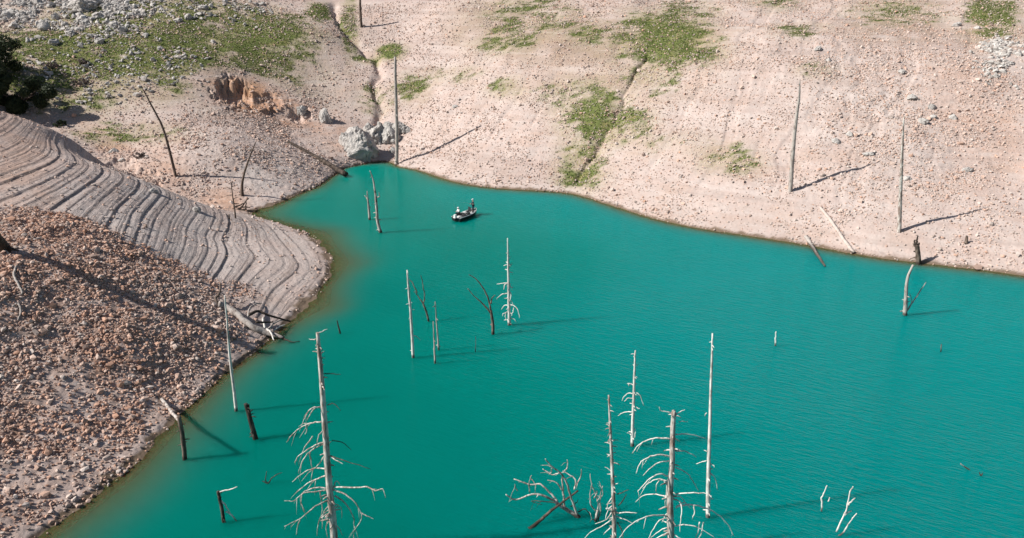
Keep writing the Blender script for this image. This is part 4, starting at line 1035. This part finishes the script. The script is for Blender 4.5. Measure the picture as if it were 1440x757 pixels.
ST_POSE = dict(pelvis=(0, 0, .95), belly=(.01, 0, 1.12), chest=(.02, 0, 1.36), neck=(.02, 0, 1.52), head0=(.045, 0, 1.62), head1=(.035, 0, 1.70),
    shL=(.02, .19, 1.42), elL=(.10, .24, 1.16), wrL=(.33, .13, 1.14), haL=(.40, .10, 1.15), shR=(.02, -.19, 1.42), elR=(.08, -.25, 1.15), wrR=(.30, -.10, 1.10), haR=(.37, -.06, 1.11),
    hipL=(0, .10, .90), knL=(.03, .13, .50), anL=(-.01, .14, .09), toL=(.15, .16, .05), hipR=(0, -.10, .90), knR=(.03, -.13, .50), anR=(-.01, -.14, .09), toR=(.15, -.16, .05))
SEAT_POSE = dict(pelvis=(0, 0, .58), belly=(.0, 0, .75), chest=(.05, 0, .99), neck=(.07, 0, 1.14), head0=(.11, 0, 1.24), head1=(.10, 0, 1.32),
    shL=(.05, .19, 1.05), elL=(.20, .25, .82), wrL=(.42, .14, .86), haL=(.49, .10, .88), shR=(.05, -.19, 1.05), elR=(.18, -.26, .80), wrR=(.40, -.12, .82), haR=(.46, -.07, .84),
    hipL=(.04, .11, .56), knL=(.46, .15, .52), anL=(.44, .16, .09), toL=(.60, .18, .05), hipR=(.04, -.11, .56), knR=(.46, -.15, .52), anR=(.50, -.16, .09), toR=(.66, -.18, .05))
def in_boat(a, b, z): return (bc[0] + a * math.cos(BANG) - b * math.sin(BANG), bc[1] + a * math.sin(BANG) + b * math.cos(BANG), z)
def rod(loc, rz, hand, tip, label):
    r = empty('fishing_rod', loc, label, 'fishing rod'); r.rotation_euler = (0, 0, rz)
    a, b = np.array(hand), np.array(tip); d = (b - a) / np.linalg.norm(b - a)
    q = MB(); q.tube([a - d * .25, a + d * .12], [.018, .016], 7); q.build('handle', M_DARKSEAT, r)
    q = MB(); q.tube([a + d * .12, a + (b - a) * .5 + np.array([0, 0, .02]), b], [.008, .006, .003], 5); q.build('blank', M_METAL, r)
    q = MB(); q.ball(tuple(a + d * .02 + np.array([0, 0, -.05])), (.04, .03, .04)); q.build('reel', M_METAL, r)
p1, p2 = in_boat(1.5, -.10, .425), in_boat(-1.0, .42, .16)
person(p1, math.radians(200), ST_POSE, M_NAVY, M_NAVY, 'angler in navy clothes and pale cap standing on the bow of the boat')
person(p2, math.radians(215), SEAT_POSE, M_WHITE, M_BLACKCLOTH, 'angler in white shirt and cap sitting at the stern of the boat')
rod(p1, math.radians(200), (.40, .0, 1.12), (1.9, .1, 1.55), 'thin rod held by the standing angler')
rod(p2, math.radians(215), (.49, .0, .86), (.95, .3, 2.3), 'thin raised rod held by the seated angler')

# ------------------------------------------------------------------ sky, sun, camera
w = bpy.data.worlds.new('World'); scene.world = w; w.use_nodes = True
nt = w.node_tree; bg = nt.nodes['Background']; sky = nt.nodes.new('ShaderNodeTexSky'); sky.sky_type = 'NISHITA'; sky.sun_disc = False
sun_az = math.pi + SUN_DIR                       # direction towards the sun in the ground plane
sky.sun_elevation = SUN_EL
sky.sun_rotation = math.pi / 2 - sun_az
nt.links.new(sky.outputs[0], bg.inputs[0]); bg.inputs[1].default_value = .05
L = bpy.data.lights.new('sun', 'SUN'); L.energy = 4.8; L.angle = math.radians(.5); L.color = (1.0, .95, .88)
lo = bpy.data.objects.new('sun', L); COL.objects.link(lo)
sd = Vector((math.cos(SUN_DIR) * math.cos(SUN_EL), math.sin(SUN_DIR) * math.cos(SUN_EL), -math.sin(SUN_EL)))
lo.rotation_euler = sd.to_track_quat('-Z', 'Y').to_euler(); lo.location = (-60, 20, 80)

cam = bpy.data.cameras.new('camera'); co = bpy.data.objects.new('camera', cam); COL.objects.link(co)
cam.sensor_fit = 'HORIZONTAL'; cam.sensor_width = 36; cam.lens = 36 * F / 1440
cam.clip_end = 3000; cam.clip_start = .1
co.location = (0, 0, H); co.rotation_euler = (math.pi / 2 - TH, 0, 0)
scene.camera = co
vs = scene.view_settings; vs.view_transform = 'Standard'; vs.look = 'None'; vs.exposure = 0.55; vs.gamma = 1.0; vs.use_curve_mapping = False
scene.cycles.use_denoising = True
scene.cycles.max_bounces = 8
scene.cycles.sample_clamp_indirect = 6
